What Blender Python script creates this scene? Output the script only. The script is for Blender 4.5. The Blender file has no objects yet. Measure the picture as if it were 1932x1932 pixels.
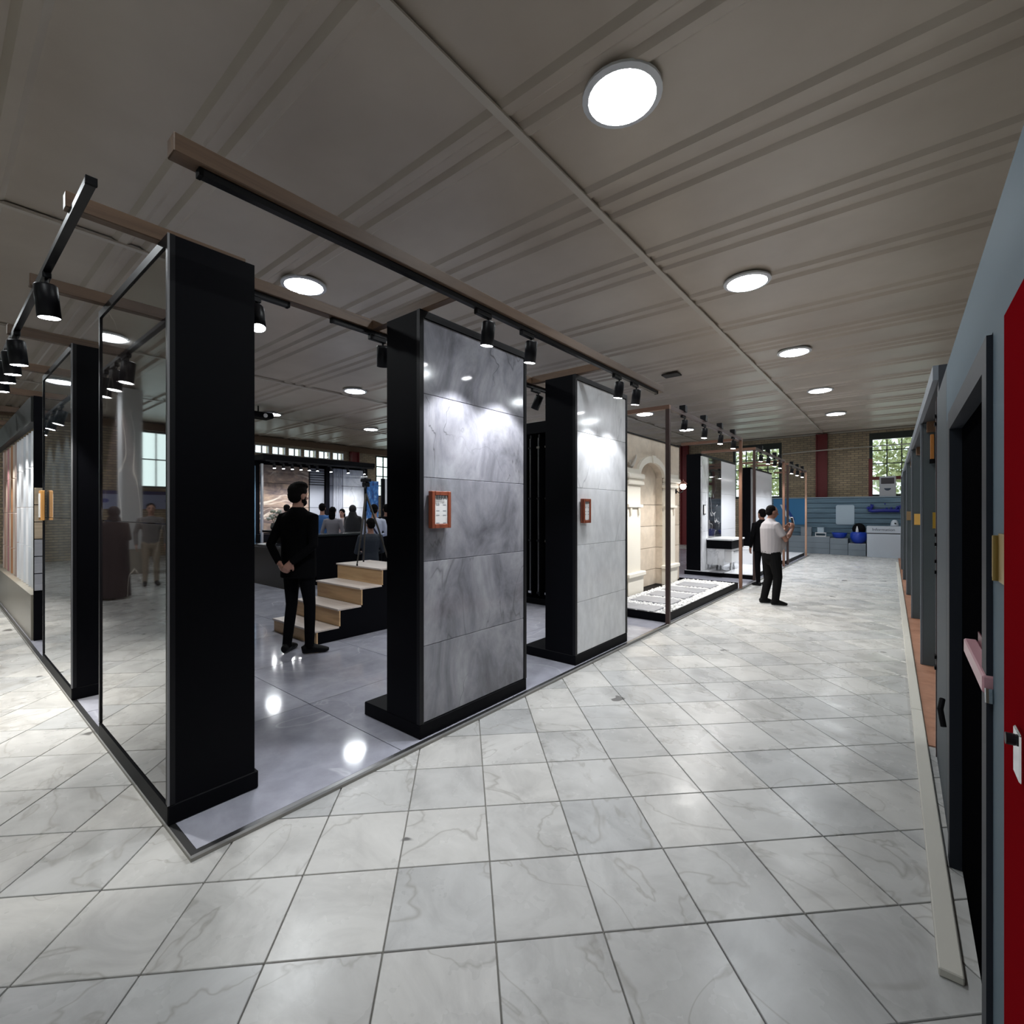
import bpy, bmesh, math, random
from mathutils import Vector, Matrix
from mathutils.bvhtree import BVHTree
random.seed(7)
S = bpy.context.scene
C = S.collection
PI = math.pi
R = math.radians
V3 = Vector

# ------------------------------------------------------------------ camera
FPX, HZ = 901.0, 963.0
YAW = math.atan((1700 - 966) / FPX)
cam_d = bpy.data.cameras.new('camera'); cam = bpy.data.objects.new('camera', cam_d); C.objects.link(cam)
cam.location = (0, 0, 1.6); cam.rotation_euler = (PI / 2, 0, YAW)
cam_d.sensor_width = 36; cam_d.lens = FPX / 1932 * 36; cam_d.shift_y = -3 / 1932
cam_d.clip_start = 0.02; cam_d.clip_end = 200
S.camera = cam
# ------------------------------------------------------------------ world: overcast daylight outside the hall
W = bpy.data.worlds.new('World'); S.world = W; W.use_nodes = True
bg = W.node_tree.nodes['Background']; bg.inputs[0].default_value = (0.86, 0.95, 1.0, 1); bg.inputs[1].default_value = 2.6
# ------------------------------------------------------------------ exposure
vs = S.view_settings
vs.view_transform = 'Standard'; vs.look = 'None'; vs.gamma = 1; vs.use_curve_mapping = False; vs.exposure = 0.0
S.cycles.max_bounces = 6; S.cycles.diffuse_bounces = 3; S.cycles.glossy_bounces = 3; S.cycles.use_adaptive_sampling = True; S.cycles.adaptive_threshold = 0.045; S.cycles.caustics_reflective = False; S.cycles.caustics_refractive = False
DOWNLIGHT = 72.0      # radiance of the recessed ceiling lamps
SPOT_W = 80.0         # power of one track spotlight

# ================================================================== materials
MATS = {}
def sock(n, *names):
    for k in names:
        if k in n.inputs: return n.inputs[k]
def mat(name, col, rough=0.5, metal=0.0, spec=0.5, coat=0.0):
    if name in MATS: return MATS[name]
    m = bpy.data.materials.new(name); m.use_nodes = True; MATS[name] = m
    p = m.node_tree.nodes['Principled BSDF']
    p.inputs['Base Color'].default_value = (*col, 1); p.inputs['Roughness'].default_value = rough
    p.inputs['Metallic'].default_value = metal; p.inputs['Specular IOR Level'].default_value = spec
    p.inputs['Coat Weight'].default_value = coat; p.inputs['Coat Roughness'].default_value = 0.03
    return m
def emis(name, col, strength):
    m = bpy.data.materials.new(name); m.use_nodes = True; MATS[name] = m
    p = m.node_tree.nodes['Principled BSDF']
    p.inputs['Base Color'].default_value = (0.8, 0.8, 0.8, 1)
    p.inputs['Emission Color'].default_value = (*col, 1); p.inputs['Emission Strength'].default_value = strength
    return m
class NT:
    """tiny node helper"""
    def __init__(s, m):
        s.t = m.node_tree; s.p = s.t.nodes['Principled BSDF']
    def n(s, kind, **kw):
        q = s.t.nodes.new(kind)
        for k, v in kw.items():
            if k.startswith('_'): setattr(q, k[1:], v)
            else: q.inputs[k].default_value = v
        return q
    def l(s, a, b): s.t.links.new(a, b)
    def pos(s, scale=(1, 1, 1), rnd=False, rot=(0, 0, 0), obj=False):
        g = s.n('ShaderNodeTexCoord').outputs['Object'] if obj else s.n('ShaderNodeNewGeometry').outputs['Position']
        mp = s.n('ShaderNodeMapping'); mp.inputs['Scale'].default_value = scale; mp.inputs['Rotation'].default_value = rot
        s.l(g, mp.inputs['Vector'])
        if rnd:
            oi = s.n('ShaderNodeObjectInfo'); mu = s.n('ShaderNodeMath', _operation='MULTIPLY'); mu.inputs[1].default_value = 37.0
            s.l(oi.outputs['Random'], mu.inputs[0])
            ad = s.n('ShaderNodeVectorMath', _operation='ADD'); s.l(mp.outputs[0], ad.inputs[0]); s.l(mu.outputs[0], ad.inputs[1])
            return ad.outputs[0]
        return mp.outputs[0]
    def noise(s, vec, scale, detail=5, rough=0.55, dist=0.0):
        q = s.n('ShaderNodeTexNoise'); q.inputs['Scale'].default_value = scale; q.inputs['Detail'].default_value = detail
        q.inputs['Roughness'].default_value = rough; q.inputs['Distortion'].default_value = dist
        s.l(vec, q.inputs['Vector']); return q.outputs['Fac']
    def ramp(s, fac, stops):
        q = s.n('ShaderNodeValToRGB'); e = q.color_ramp.elements
        while len(e) < len(stops): e.new(0.5)
        for el, (p, c) in zip(e, stops):
            el.position = p; el.color = (*c, 1) if len(c) == 3 else c
        s.l(fac, q.inputs[0]); return q.outputs[0]
    def mix(s, fac, a, b, mode='MIX'):
        q = s.n('ShaderNodeMix', _data_type='RGBA', _blend_type=mode)
        ins = [i for i in q.inputs if i.enabled]
        for i, v in zip(ins, (fac, a, b)):
            if hasattr(v, 'type') and hasattr(v, 'node'): s.l(v, i)
            elif isinstance(v, (int, float)): i.default_value = v
            else: i.default_value = (*v, 1)
        return [o for o in q.outputs if o.enabled][0]
    def vein(s, vec, scale, width, dist=2.5, warp=0.6):
        """thin crack-like lines: |noise-0.5| small"""
        f = s.noise(vec, scale, 4, 0.5, warp)
        a = s.n('ShaderNodeMath', _operation='SUBTRACT'); a.inputs[1].default_value = 0.5; s.l(f, a.inputs[0])
        b = s.n('ShaderNodeMath', _operation='ABSOLUTE'); s.l(a.outputs[0], b.inputs[0])
        return s.ramp(b.outputs[0], [(0, (1, 1, 1)), (width, (0, 0, 0))])
    def bump(s, h, strength, distance=0.01):
        q = s.n('ShaderNodeBump'); q.inputs['Strength'].default_value = strength; q.inputs['Distance'].default_value = distance
        s.l(h, q.inputs['Height']); s.l(q.outputs[0], s.p.inputs['Normal'])
    def col(s, c): s.l(c, s.p.inputs['Base Color'])
def stone(name, base, dark, light, veincol, rough, scale=1.0, vein_w=0.012, vein_amt=0.5, stretch=(1, 1, 1), rnd=True, coat=0.0, rot=(0, 0, 0), warp=0.8):
    m = mat(name, base, rough, coat=coat); t = NT(m)
    v = t.pos(stretch, rnd, rot)
    c = t.ramp(t.noise(v, 1.6 * scale, 8, 0.62, 0.9), [(0.28, dark), (0.5, base), (0.72, light)])
    c2 = t.ramp(t.noise(v, 9 * scale, 5, 0.6), [(0.35, (0.82, 0.82, 0.82)), (0.65, (1.1, 1.1, 1.1))])
    c = t.mix(0.55, c, c2, 'MULTIPLY')
    ve = t.vein(v, 0.9 * scale, vein_w, warp=warp)
    msk = t.ramp(t.noise(v, 1.1 * scale, 2), [(0.42, (0, 0, 0)), (0.6, (vein_amt,) * 3)])
    fac = t.mix(1.0, ve, msk, 'MULTIPLY')
    t.col(t.mix(fac, c, veincol))
    return m
def wood(name, a, b, axis='x', rough=0.45, scale=1.0):
    m = mat(name, a, rough); t = NT(m)
    sc = {'x': (0.6, 9, 9), 'y': (9, 0.6, 9), 'z': (9, 9, 0.6)}[axis]
    v = t.pos(tuple(q * scale for q in sc), True)
    c = t.ramp(t.noise(v, 1.4, 7, 0.6, 1.2), [(0.3, b), (0.55, a), (0.8, tuple(min(1, q * 1.2) for q in a))])
    t.col(c); return m

BLACK = mat('black_lacquer', (0.0016, 0.0017, 0.0032), 0.5, spec=0.09)
BLACKM = mat('black_metal', (0.005, 0.005, 0.007), 0.42, metal=0.0, spec=0.25)
BLACKP = mat('black_matt', (0.004, 0.004, 0.005), 0.7, spec=0.12)
CHROME = mat('chrome', (0.75, 0.76, 0.78), 0.12, 1.0)
STEEL = mat('steel', (0.45, 0.45, 0.46), 0.3, 1.0)
ALU = mat('aluminium_edge', (0.5, 0.5, 0.52), 0.35, 0.8)
WHITE = mat('white_gloss', (0.82, 0.82, 0.83), 0.25)
PAPER = mat('white_paper', (0.8, 0.8, 0.79), 0.7)
COPPER = mat('copper_post', (0.20, 0.105, 0.07), 0.42, 0.15)
BROWNP = mat('brown_post', (0.06, 0.034, 0.03), 0.45, 0.1)
BRASS = mat('brass', (0.42, 0.30, 0.10), 0.35, 0.9)
WOODB = wood('beam_wood', (0.125, 0.075, 0.046), (0.07, 0.04, 0.025), 'x')
WOODBY = wood('beam_wood_y', (0.125, 0.075, 0.046), (0.07, 0.04, 0.025), 'y')
OAK = wood('oak_step', (0.58, 0.38, 0.20), (0.42, 0.25, 0.12), 'x', 0.4, 0.8)
FRAMEW = wood('placard_wood', (0.26, 0.065, 0.03), (0.14, 0.03, 0.015), 'z', 0.4)
LENS = emis('spot_lens', (0.96, 0.98, 1.0), 30.0)
LAMP = emis('downlight_lamp', (0.92, 0.97, 1.0), DOWNLIGHT)
GLOBE = emis('lantern_globe', (1.0, 0.9, 0.78), 9.0)
LENS.cycles.emission_sampling = 'NONE'
RED = mat('red_paint', (0.20, 0.004, 0.007), 0.5, spec=0.0)
REDC = mat('red_column', (0.15, 0.012, 0.014), 0.5)
GREYB = mat('grey_blue_panel', (0.105, 0.15, 0.185), 0.6, spec=0.15)
GREYD = mat('grey_dark_panel', (0.035, 0.04, 0.05), 0.5)
SLATE = mat('slate_frame', (0.022, 0.026, 0.036), 0.5, spec=0.2)
TERRA = stone('terracotta', (0.36, 0.17, 0.10), (0.26, 0.11, 0.06), (0.42, 0.22, 0.14), (0.2, 0.1, 0.06), 0.6, 2.0, vein_amt=0.0)
KERB = mat('kerb_paint', (0.62, 0.60, 0.54), 0.5)
GREENF = mat('dark_green_frame', (0.018, 0.024, 0.02), 0.5)
BLUEP = mat('royal_blue', (0.010, 0.05, 0.42), 0.3)
BLUES = mat('blue_lettering', (0.006, 0.015, 0.22), 0.45)
PALEB = mat('pale_blue_sign', (0.42, 0.52, 0.60), 0.4)
def brick_mat():
    m = mat('yellow_brick', (0.3, 0.24, 0.16), 0.8); t = NT(m)
    g = t.n('ShaderNodeNewGeometry'); sp = t.n('ShaderNodeSeparateXYZ'); t.l(g.outputs['Position'], sp.inputs[0])
    ad = t.n('ShaderNodeMath', _operation='ADD'); t.l(sp.outputs[0], ad.inputs[0]); t.l(sp.outputs[1], ad.inputs[1])
    cb = t.n('ShaderNodeCombineXYZ'); t.l(ad.outputs[0], cb.inputs[0]); t.l(sp.outputs[2], cb.inputs[1])
    b = t.n('ShaderNodeTexBrick'); b.inputs['Scale'].default_value = 1.0
    b.inputs['Brick Width'].default_value = 0.24; b.inputs['Row Height'].default_value = 0.085; b.inputs['Mortar Size'].default_value = 0.012
    b.inputs['Color1'].default_value = (0.50, 0.40, 0.265, 1); b.inputs['Color2'].default_value = (0.34, 0.275, 0.19, 1); b.inputs['Mortar'].default_value = (0.22, 0.185, 0.145, 1)
    t.l(cb.outputs[0], b.inputs['Vector'])
    c = t.mix(0.6, b.outputs['Color'], t.ramp(t.noise(t.pos(), 1.5, 5), [(0.3, (0.65, 0.65, 0.65)), (0.7, (1.15, 1.1, 1.05))]), 'MULTIPLY')
    t.col(c); t.bump(b.outputs['Fac'], -0.5, 0.01); return m
BRICK = brick_mat()
def ceil_mat():
    m = mat('ceiling_sheet', (0.36, 0.325, 0.275), 0.34, 0.0, 0.5); t = NT(m)
    c = t.ramp(t.noise(t.pos((1, 1, 1)), 0.8, 4), [(0.3, (0.46, 0.395, 0.325)), (0.7, (0.56, 0.49, 0.41))])
    t.col(c); return m
CEIL = ceil_mat()
def marble_floor():
    m = mat('aisle_marble', (0.6, 0.6, 0.57), 0.2); t = NT(m)
    v = t.pos((1, 1, 1), True)
    c = t.ramp(t.noise(v, 2.2, 8, 0.65, 1.0), [(0.3, (0.45, 0.445, 0.435)), (0.52, (0.605, 0.60, 0.585)), (0.75, (0.70, 0.695, 0.68))])
    oi = t.n('ShaderNodeObjectInfo')
    c = t.mix(0.8, c, t.ramp(oi.outputs['Random'], [(0, (0.80, 0.815, 0.835)), (1, (1.06, 1.045, 1.02))]), 'MULTIPLY')
    vw = t.pos((1, 1, 1))
    ve = t.vein(v, 1.3, 0.010, warp=1.0)
    c = t.mix(t.mix(1.0, ve, (0.45, 0.45, 0.45), 'MULTIPLY'), c, (0.25, 0.23, 0.2))
    # chipped and worn patches filled with grey mortar
    ch = t.ramp(t.noise(vw, 2.3, 3, 0.5), [(0.705, (0, 0, 0)), (0.715, (1, 1, 1))])
    c = t.mix(ch, c, (0.17, 0.165, 0.16))
    t.col(c)
    rr = t.ramp(t.noise(vw, 3.0, 4), [(0.3, (0.20, 0.20, 0.20)), (0.7, (0.38, 0.38, 0.38))])
    t.l(rr, t.p.inputs['Roughness']); return m
AISLE = marble_floor()
GROUT = mat('floor_grout', (0.30, 0.29, 0.265), 0.8)
BOOTHF = stone('booth_porcelain', (0.40, 0.405, 0.47), (0.31, 0.315, 0.37), (0.48, 0.485, 0.54), (0.66, 0.66, 0.72), 0.085, 0.7, vein_w=0.006, vein_amt=0.5)
GREYST = stone('grey_stone_slab', (0.27, 0.27, 0.305), (0.12, 0.12, 0.14), (0.42, 0.42, 0.455), (0.08, 0.08, 0.09), 0.09, 1.3, vein_w=0.006, vein_amt=0.85, stretch=(1, 1.3, 0.7), rot=(0.5, 0, 0))
WHITEM = stone('white_marble_slab', (0.80, 0.81, 0.835), (0.72, 0.73, 0.76), (0.85, 0.855, 0.87), (0.33, 0.34, 0.37), 0.10, 0.9, vein_w=0.008, vein_amt=0.75, stretch=(1, 1.2, 0.6), rot=(-0.5, 0, 0))
WHITEP = mat('white_panel', (0.72, 0.73, 0.76), 0.15)
DARKM = stone('dark_brown_marble', (0.030, 0.022, 0.022), (0.012, 0.010, 0.011), (0.055, 0.04, 0.036), (0.5, 0.46, 0.42), 0.025, 0.55, vein_w=0.0045, vein_amt=0.75, coat=1.0, rnd=True, warp=0.25, stretch=(1, 1, 0.9))
BLACKMARB = stone('black_marble', (0.018, 0.017, 0.02), (0.008, 0.008, 0.01), (0.04, 0.038, 0.042), (0.6, 0.6, 0.6), 0.05, 0.8, vein_w=0.006, vein_amt=0.9, coat=0.5, warp=0.3)
BLUEGL = stone('blue_grey_gloss', (0.055, 0.07, 0.08), (0.03, 0.04, 0.05), (0.08, 0.10, 0.11), (0.4, 0.45, 0.45), 0.025, 0.6, vein_w=0.004, vein_amt=0.5, coat=1.0, warp=0.2)
BRONZEM = stone('bronze_marble', (0.24, 0.18, 0.15), (0.07, 0.06, 0.07), (0.46, 0.34, 0.24), (0.75, 0.66, 0.55), 0.12, 1.3, vein_w=0.03, vein_amt=0.9, stretch=(1, 0.7, 1.6), rot=(0.45, 0, 0), warp=0.6)
CREAM = stone('cream_stone', (0.62, 0.53, 0.43), (0.55, 0.46, 0.37), (0.68, 0.60, 0.50), (0.5, 0.4, 0.3), 0.35, 0.8, vein_amt=0.1)
CREAML = mat('pale_cream_moulding', (0.74, 0.70, 0.62), 0.4)
PEBBLE = mat('white_pebble', (0.74, 0.74, 0.74), 0.5)
PAVER = stone('grey_paver', (0.34, 0.345, 0.37), (0.28, 0.285, 0.30), (0.4, 0.4, 0.42), (0.3, 0.3, 0.3), 0.5, 2.0, vein_amt=0.0)
def board_mat():
    m = mat('blue_grey_board', (0.07, 0.135, 0.19), 0.45); t = NT(m)
    v = t.pos((0.8, 8, 8), True)
    c = t.ramp(t.noise(v, 1.2, 6, 0.6, 0.8), [(0.3, (0.07, 0.125, 0.175)), (0.55, (0.11, 0.185, 0.245)), (0.8, (0.17, 0.26, 0.33))])
    t.col(c); return m
BOARD = board_mat()
def glass_mat():
    m = bpy.data.materials.new('window_glass'); m.use_nodes = True; MATS['glass'] = m
    t = m.node_tree; t.nodes.clear()
    o = t.nodes.new('ShaderNodeOutputMaterial'); a = t.nodes.new('ShaderNodeBsdfTransparent'); b = t.nodes.new('ShaderNodeBsdfGlossy'); x = t.nodes.new('ShaderNodeMixShader')
    a.inputs[0].default_value = (0.88, 0.93, 0.9, 1); b.inputs['Roughness'].default_value = 0.02; x.inputs[0].default_value = 0.07
    t.links.new(a.outputs[0], x.inputs[1]); t.links.new(b.outputs[0], x.inputs[2]); t.links.new(x.outputs[0], o.inputs[0]); return m
GLASS = glass_mat()

# ================================================================== mesh helpers
class MB:
    def __init__(s): s.v = []; s.f = []; s.mi = []; s.sm = []; s.cur = 0; s.smooth = False
    def add(s, vs, fs):
        o = len(s.v); s.v += [tuple(q) for q in vs]
        for f in fs:
            s.f.append(tuple(i + o for i in f)); s.mi.append(s.cur); s.sm.append(s.smooth)
        return s
    def box(s, x0, x1, y0, y1, z0, z1):
        return s.add([(x0, y0, z0), (x1, y0, z0), (x1, y1, z0), (x0, y1, z0), (x0, y0, z1), (x1, y0, z1), (x1, y1, z1), (x0, y1, z1)],
                     [(3, 2, 1, 0), (4, 5, 6, 7), (0, 1, 5, 4), (1, 2, 6, 5), (2, 3, 7, 6), (3, 0, 4, 7)])
    def cbox(s, x0, x1, y0, y1, z0, z1, c=0.004):
        """box with chamfered edges"""
        c = min(c, (x1 - x0) / 2.1, (y1 - y0) / 2.1, (z1 - z0) / 2.1)
        bm = bmesh.new(); bmesh.ops.create_cube(bm, size=1)
        for q in bm.verts:
            q.co = Vector(((x0 + x1) / 2 + q.co.x * (x1 - x0), (y0 + y1) / 2 + q.co.y * (y1 - y0), (z0 + z1) / 2 + q.co.z * (z1 - z0)))
        bmesh.ops.bevel(bm, geom=list(bm.edges), offset=c, segments=1, affect='EDGES')
        bm.verts.index_update()
        s.add([q.co for q in bm.verts], [[q.index for q in f.verts] for f in bm.faces]); bm.free(); return s
    def prism(s, pts, axis, a0, a1):
        """polygon pts (2D) extruded along axis; 'x': pts are (y,z); 'y': (x,z); 'z': (x,y)"""
        def mk(p, a): return {'x': (a, p[0], p[1]), 'y': (p[0], a, p[1]), 'z': (p[0], p[1], a)}[axis]
        n = len(pts); vs = [mk(p, a0) for p in pts] + [mk(p, a1) for p in pts]
        fs = [tuple(range(n))[::-1], tuple(range(n, 2 * n))] + [(i, (i + 1) % n, (i + 1) % n + n, i + n) for i in range(n)]
        return s.add(vs, fs)
    def tube(s, pts, rad, n=10, ref=(0, 1, 0), cap=True):
        """swept tube; rad = list of r or (r_along_ref_side, r_other)"""
        pts = [Vector(p) for p in pts]; rings = []
        if not isinstance(rad, (list, tuple)): rad = [rad] * len(pts)
        for i, p in enumerate(pts):
            t = (pts[min(i + 1, len(pts) - 1)] - pts[max(i - 1, 0)]).normalized()
            rf = Vector(ref)
            if abs(t.dot(rf)) > 0.95: rf = Vector((1, 0, 0)) if abs(t.x) < 0.9 else Vector((0, 0, 1))
            u = t.cross(rf).normalized(); w = u.cross(t).normalized()
            ra, rb = rad[i] if isinstance(rad[i], (list, tuple)) else (rad[i], rad[i])
            rings.append([p + u * (ra * math.cos(2 * PI * k / n)) + w * (rb * math.sin(2 * PI * k / n)) for k in range(n)])
        vs = [q for r in rings for q in r]; fs = []
        for i in range(len(rings) - 1):
            for k in range(n):
                a, b = i * n + k, i * n + (k + 1) % n; fs.append((a, b, b + n, a + n))
        if cap: fs += [tuple(range(n))[::-1], tuple(range(len(vs) - n, len(vs)))]
        return s.add(vs, fs)
    def cyl(s, p0, p1, r0, r1=None, n=16): return s.tube([p0, p1], [r0, r0 if r1 is None else r1], n)
    def ell(s, c, r, n=12, m=8, rot=None):
        vs = [(0, 0, -1)]; fs = []
        for i in range(1, m):
            a = -PI / 2 + PI * i / m
            vs += [(math.cos(a) * math.cos(2 * PI * k / n), math.cos(a) * math.sin(2 * PI * k / n), math.sin(a)) for k in range(n)]
        vs.append((0, 0, 1)); T = len(vs) - 1
        for k in range(n): fs.append((0, 1 + (k + 1) % n, 1 + k))
        for i in range(m - 2):
            for k in range(n):
                a, b = 1 + i * n + k, 1 + i * n + (k + 1) % n; fs.append((a, b, b + n, a + n))
        for k in range(n): fs.append((T, 1 + (m - 2) * n + k, 1 + (m - 2) * n + (k + 1) % n))
        out = []
        for q in vs:
            w = Vector((q[0] * r[0], q[1] * r[1], q[2] * r[2]))
            if rot is not None: w = rot @ w
            out.append(w + Vector(c))
        return s.add(out, fs)
    def lathe(s, prof, n=20, c=(0, 0, 0)):
        vs = []; fs = []
        for r, z in prof: vs += [(c[0] + r * math.cos(2 * PI * k / n), c[1] + r * math.sin(2 * PI * k / n), c[2] + z) for k in range(n)]
        for i in range(len(prof) - 1):
            for k in range(n):
                a, b = i * n + k, i * n + (k + 1) % n; fs.append((a, b, b + n, a + n))
        return s.add(vs, fs)
    def mesh(s, name, mats):
        me = bpy.data.meshes.new(name); me.from_pydata(s.v, [], s.f)
        for m in (mats if isinstance(mats, (list, tuple)) else [mats]): me.materials.append(m)
        me.polygons.foreach_set('material_index', s.mi); me.polygons.foreach_set('use_smooth', s.sm)
        me.update(); return me
def link(name, data, parent=None, loc=None, rot=None):
    o = bpy.data.objects.new(name, data); C.objects.link(o)
    if parent is not None: o.parent = parent
    if loc is not None: o.location = loc
    if rot is not None: o.rotation_euler = rot
    return o
def obj(name, mb, m, parent=None, loc=None, rot=None): return link(name, mb.mesh(name, m), parent, loc, rot)
def tag(o, label=None, cat=None, group=None, kind=None):
    if label: o['label'] = label
    if cat: o['category'] = cat
    if group: o['group'] = group
    if kind: o['kind'] = kind
    return o
def empty(name, loc=(0, 0, 0), rot=(0, 0, 0)):
    o = bpy.data.objects.new(name, None); C.objects.link(o); o.location = loc; o.rotation_euler = rot; o.empty_display_size = 0.1; return o
def bx(x0, x1, y0, y1, z0, z1): return MB().box(x0, x1, y0, y1, z0, z1)
def cb(x0, x1, y0, y1, z0, z1, c=0.004): return MB().cbox(x0, x1, y0, y1, z0, z1, c)
def text_mesh(body, size, ext, m, name):
    cu = bpy.data.curves.new(name, 'FONT'); cu.body = body; cu.size = size; cu.extrude = ext; cu.align_x = 'CENTER'; cu.align_y = 'CENTER'
    t = bpy.data.objects.new('tmp', cu); C.objects.link(t); bpy.context.view_layer.update()
    me = bpy.data.meshes.new_from_object(t.evaluated_get(bpy.context.evaluated_depsgraph_get()))
    bpy.data.objects.remove(t); me.name = name; me.materials.clear(); me.materials.append(m); return me
def pix(x, y, z):
    d = -math.sin(YAW) * x + math.cos(YAW) * y; l = math.cos(YAW) * x + math.sin(YAW) * y
    return (966 + FPX * l / d, HZ - FPX * (z - 1.6) / d, d) if d > 0.05 else None

# ================================================================== the hall
XL, XR, YR, YF, ZC = -20.5, 9.0, -7.0, 22.5, 4.7
def wall_holes(name, axis, pos, thick, a0, a1, z0, z1, holes, m):
    """wall slab with rectangular holes; axis 'x' = wall at X=pos spanning Y; holes (a0,a1,z0,z1)"""
    A = sorted({a0, a1, *[h[0] for h in holes], *[h[1] for h in holes]}); Z = sorted({z0, z1, *[h[2] for h in holes], *[h[3] for h in holes]})
    mb = MB()
    for i in range(len(A) - 1):
        for j in range(len(Z) - 1):
            ca, cz = (A[i] + A[i + 1]) / 2, (Z[j] + Z[j + 1]) / 2
            if any(h[0] < ca < h[1] and h[2] < cz < h[3] for h in holes): continue
            if axis == 'x': mb.box(min(pos, pos + thick), max(pos, pos + thick), A[i], A[i + 1], Z[j], Z[j + 1])
            else: mb.box(A[i], A[i + 1], min(pos, pos + thick), max(pos, pos + thick), Z[j], Z[j + 1])
    return tag(obj(name, mb, m), kind='structure')
CL = [(8.5 + 0.69 * i, 8.5 + 0.69 * i + 0.58) for i in range(-8, 6)]          # clerestory lights of the left wall
holesL = [(a, b, 3.96, 4.31) for a, b in CL] + [(14.3, 16.1, 2.3, 4.36), (-5.0, -3.15, 2.4, 4.4), (18.2, 20.0, 2.3, 4.36)]
wall_holes('wall_left', 'x', XL, -0.3, YR, YF, -0.05, ZC, holesL, BRICK)
WF1 = (-5.75, -3.85, 2.1, 4.42); WF2 = (-0.93, 0.97, 2.1, 4.5); WF3 = (-13.0, -11.1, 2.1, 4.42)
wall_holes('wall_far', 'y', YF, 0.3, XL - 0.3, XR + 0.3, -0.05, ZC, [WF1, WF2, WF3], BRICK)
wall_holes('wall_right', 'x', XR, 0.3, YR, YF, -0.05, ZC, [(4, 6, 2.2, 4.3), (12, 14, 2.2, 4.3)], BRICK)
wall_holes('wall_rear', 'y', YR, -0.3, XL - 0.3, XR + 0.3, -0.05, ZC, [(-12, -10, 2.2, 4.3), (-3, -1, 2.2, 4.3)], BRICK)

# windows: frame, glazing bars, every pane its own part
WN = [0]
def window(axis, pos, a0, a1, z0, z1, nc, nr, m, bar=0.035, fr=0.07, depth=0.12, zlow=None, mlow=None, rows=None, arch=False, flip=1):
    WN[0] += 1
    root = empty('window_%d' % WN[0], (pos, (a0 + a1) / 2, z0) if axis == 'x' else ((a0 + a1) / 2, pos, z0)); tag(root, kind='structure')
    def B(mb, p0, p1, q0, q1, w0, w1):
        # a local along wall (centred), w outward
        c = (a0 + a1) / 2
        if axis == 'x': mb.box(min(w0 * flip, w1 * flip), max(w0 * flip, w1 * flip), p0 - c, p1 - c, q0 - z0, q1 - z0)
        else: mb.box(p0 - c, p1 - c, min(w0 * flip, w1 * flip), max(w0 * flip, w1 * flip), q0 - z0, q1 - z0)
        return mb
    f = MB(); B(f, a0, a0 + fr, z0, z1, 0.0, depth); B(f, a1 - fr, a1, z0, z1, 0.0, depth); B(f, a0 + fr, a1 - fr, z1 - fr * (2.4 if arch else 1), z1, 0, depth); B(f, a0 + fr, a1 - fr, z0, z0 + fr, 0, depth)
    obj('window_frame', f, m, root)
    if zlow:
        l = MB(); B(l, a0 - 0.02, a0 + fr, z0 + 0.0, zlow, -0.03, 0.0); B(l, a1 - fr, a1 + 0.02, z0, zlow, -0.03, 0.0)
        B(l, a0 + fr, a1 - fr, zlow - 0.75 - 0.06, zlow - 0.75 + 0.06, -0.03, 0.04)
        obj('frame_board', l, mlow, root)
    zs = rows or [z0 + fr + (z1 - z0 - 2 * fr) * i / nr for i in range(nr + 1)]
    xs = [a0 + fr + (a1 - a0 - 2 * fr) * i / nc for i in range(nc + 1)]
    for x in xs[1:-1]: obj('glazing_bar', B(MB(), x - bar / 2, x + bar / 2, zs[0], zs[-1], 0.03, 0.08), m, root)
    for z in zs[1:-1]: obj('glazing_bar', B(MB(), xs[0], xs[-1], z - bar / 2, z + bar / 2, 0.035, 0.075), m, root)
    for i in range(nc):
        for j in range(len(zs) - 1):
            obj('pane', B(MB(), xs[i], xs[i + 1], zs[j], zs[j + 1], 0.05, 0.056), GLASS, root)
    return root
FW = mat('pale_window_frame', (0.55, 0.55, 0.6), 0.5)
for a, b in CL: window('x', XL, a, b, 3.96, 4.31, 2, 1, FW, 0.05, 0.03, 0.12, flip=-1)
window('x', XL, 14.3, 16.1, 2.3, 4.36, 4, 4, GREENF, 0.05, 0.06, flip=-1)
window('x', XL, 18.2, 20.0, 2.3, 4.36, 4, 4, GREENF, 0.05, 0.06, flip=-1)
window('x', XL, -5.0, -3.15, 2.4, 4.4, 4, 2, GREENF, 0.04, 0.06, flip=-1)
window('y', YF, WF1[0], WF1[1], WF1[2], WF1[3], 4, 5, GREENF, 0.04, 0.10, 0.16, arch=True, rows=[2.2, 2.95, 3.35, 3.75, 4.16])
window('y', YF, WF2[0], WF2[1], WF2[2], WF2[3], 4, 5, GREENF, 0.035, 0.10, 0.16, zlow=3.55, mlow=REDC, arch=True, rows=[2.2, 2.85, 3.35, 3.85, 4.24])
window('y', YF, WF3[0], WF3[1], WF3[2], WF3[3], 4, 5, GREENF, 0.04, 0.10, 0.16, arch=True)
for a in (4, 12): window('x', XR, a, a + 2, 2.2, 4.3, 4, 4, GREENF)
for a in (-12, -3): window('y', YR, a, a + 2, 2.2, 4.3, 4, 4, GREENF, flip=-1)

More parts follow.
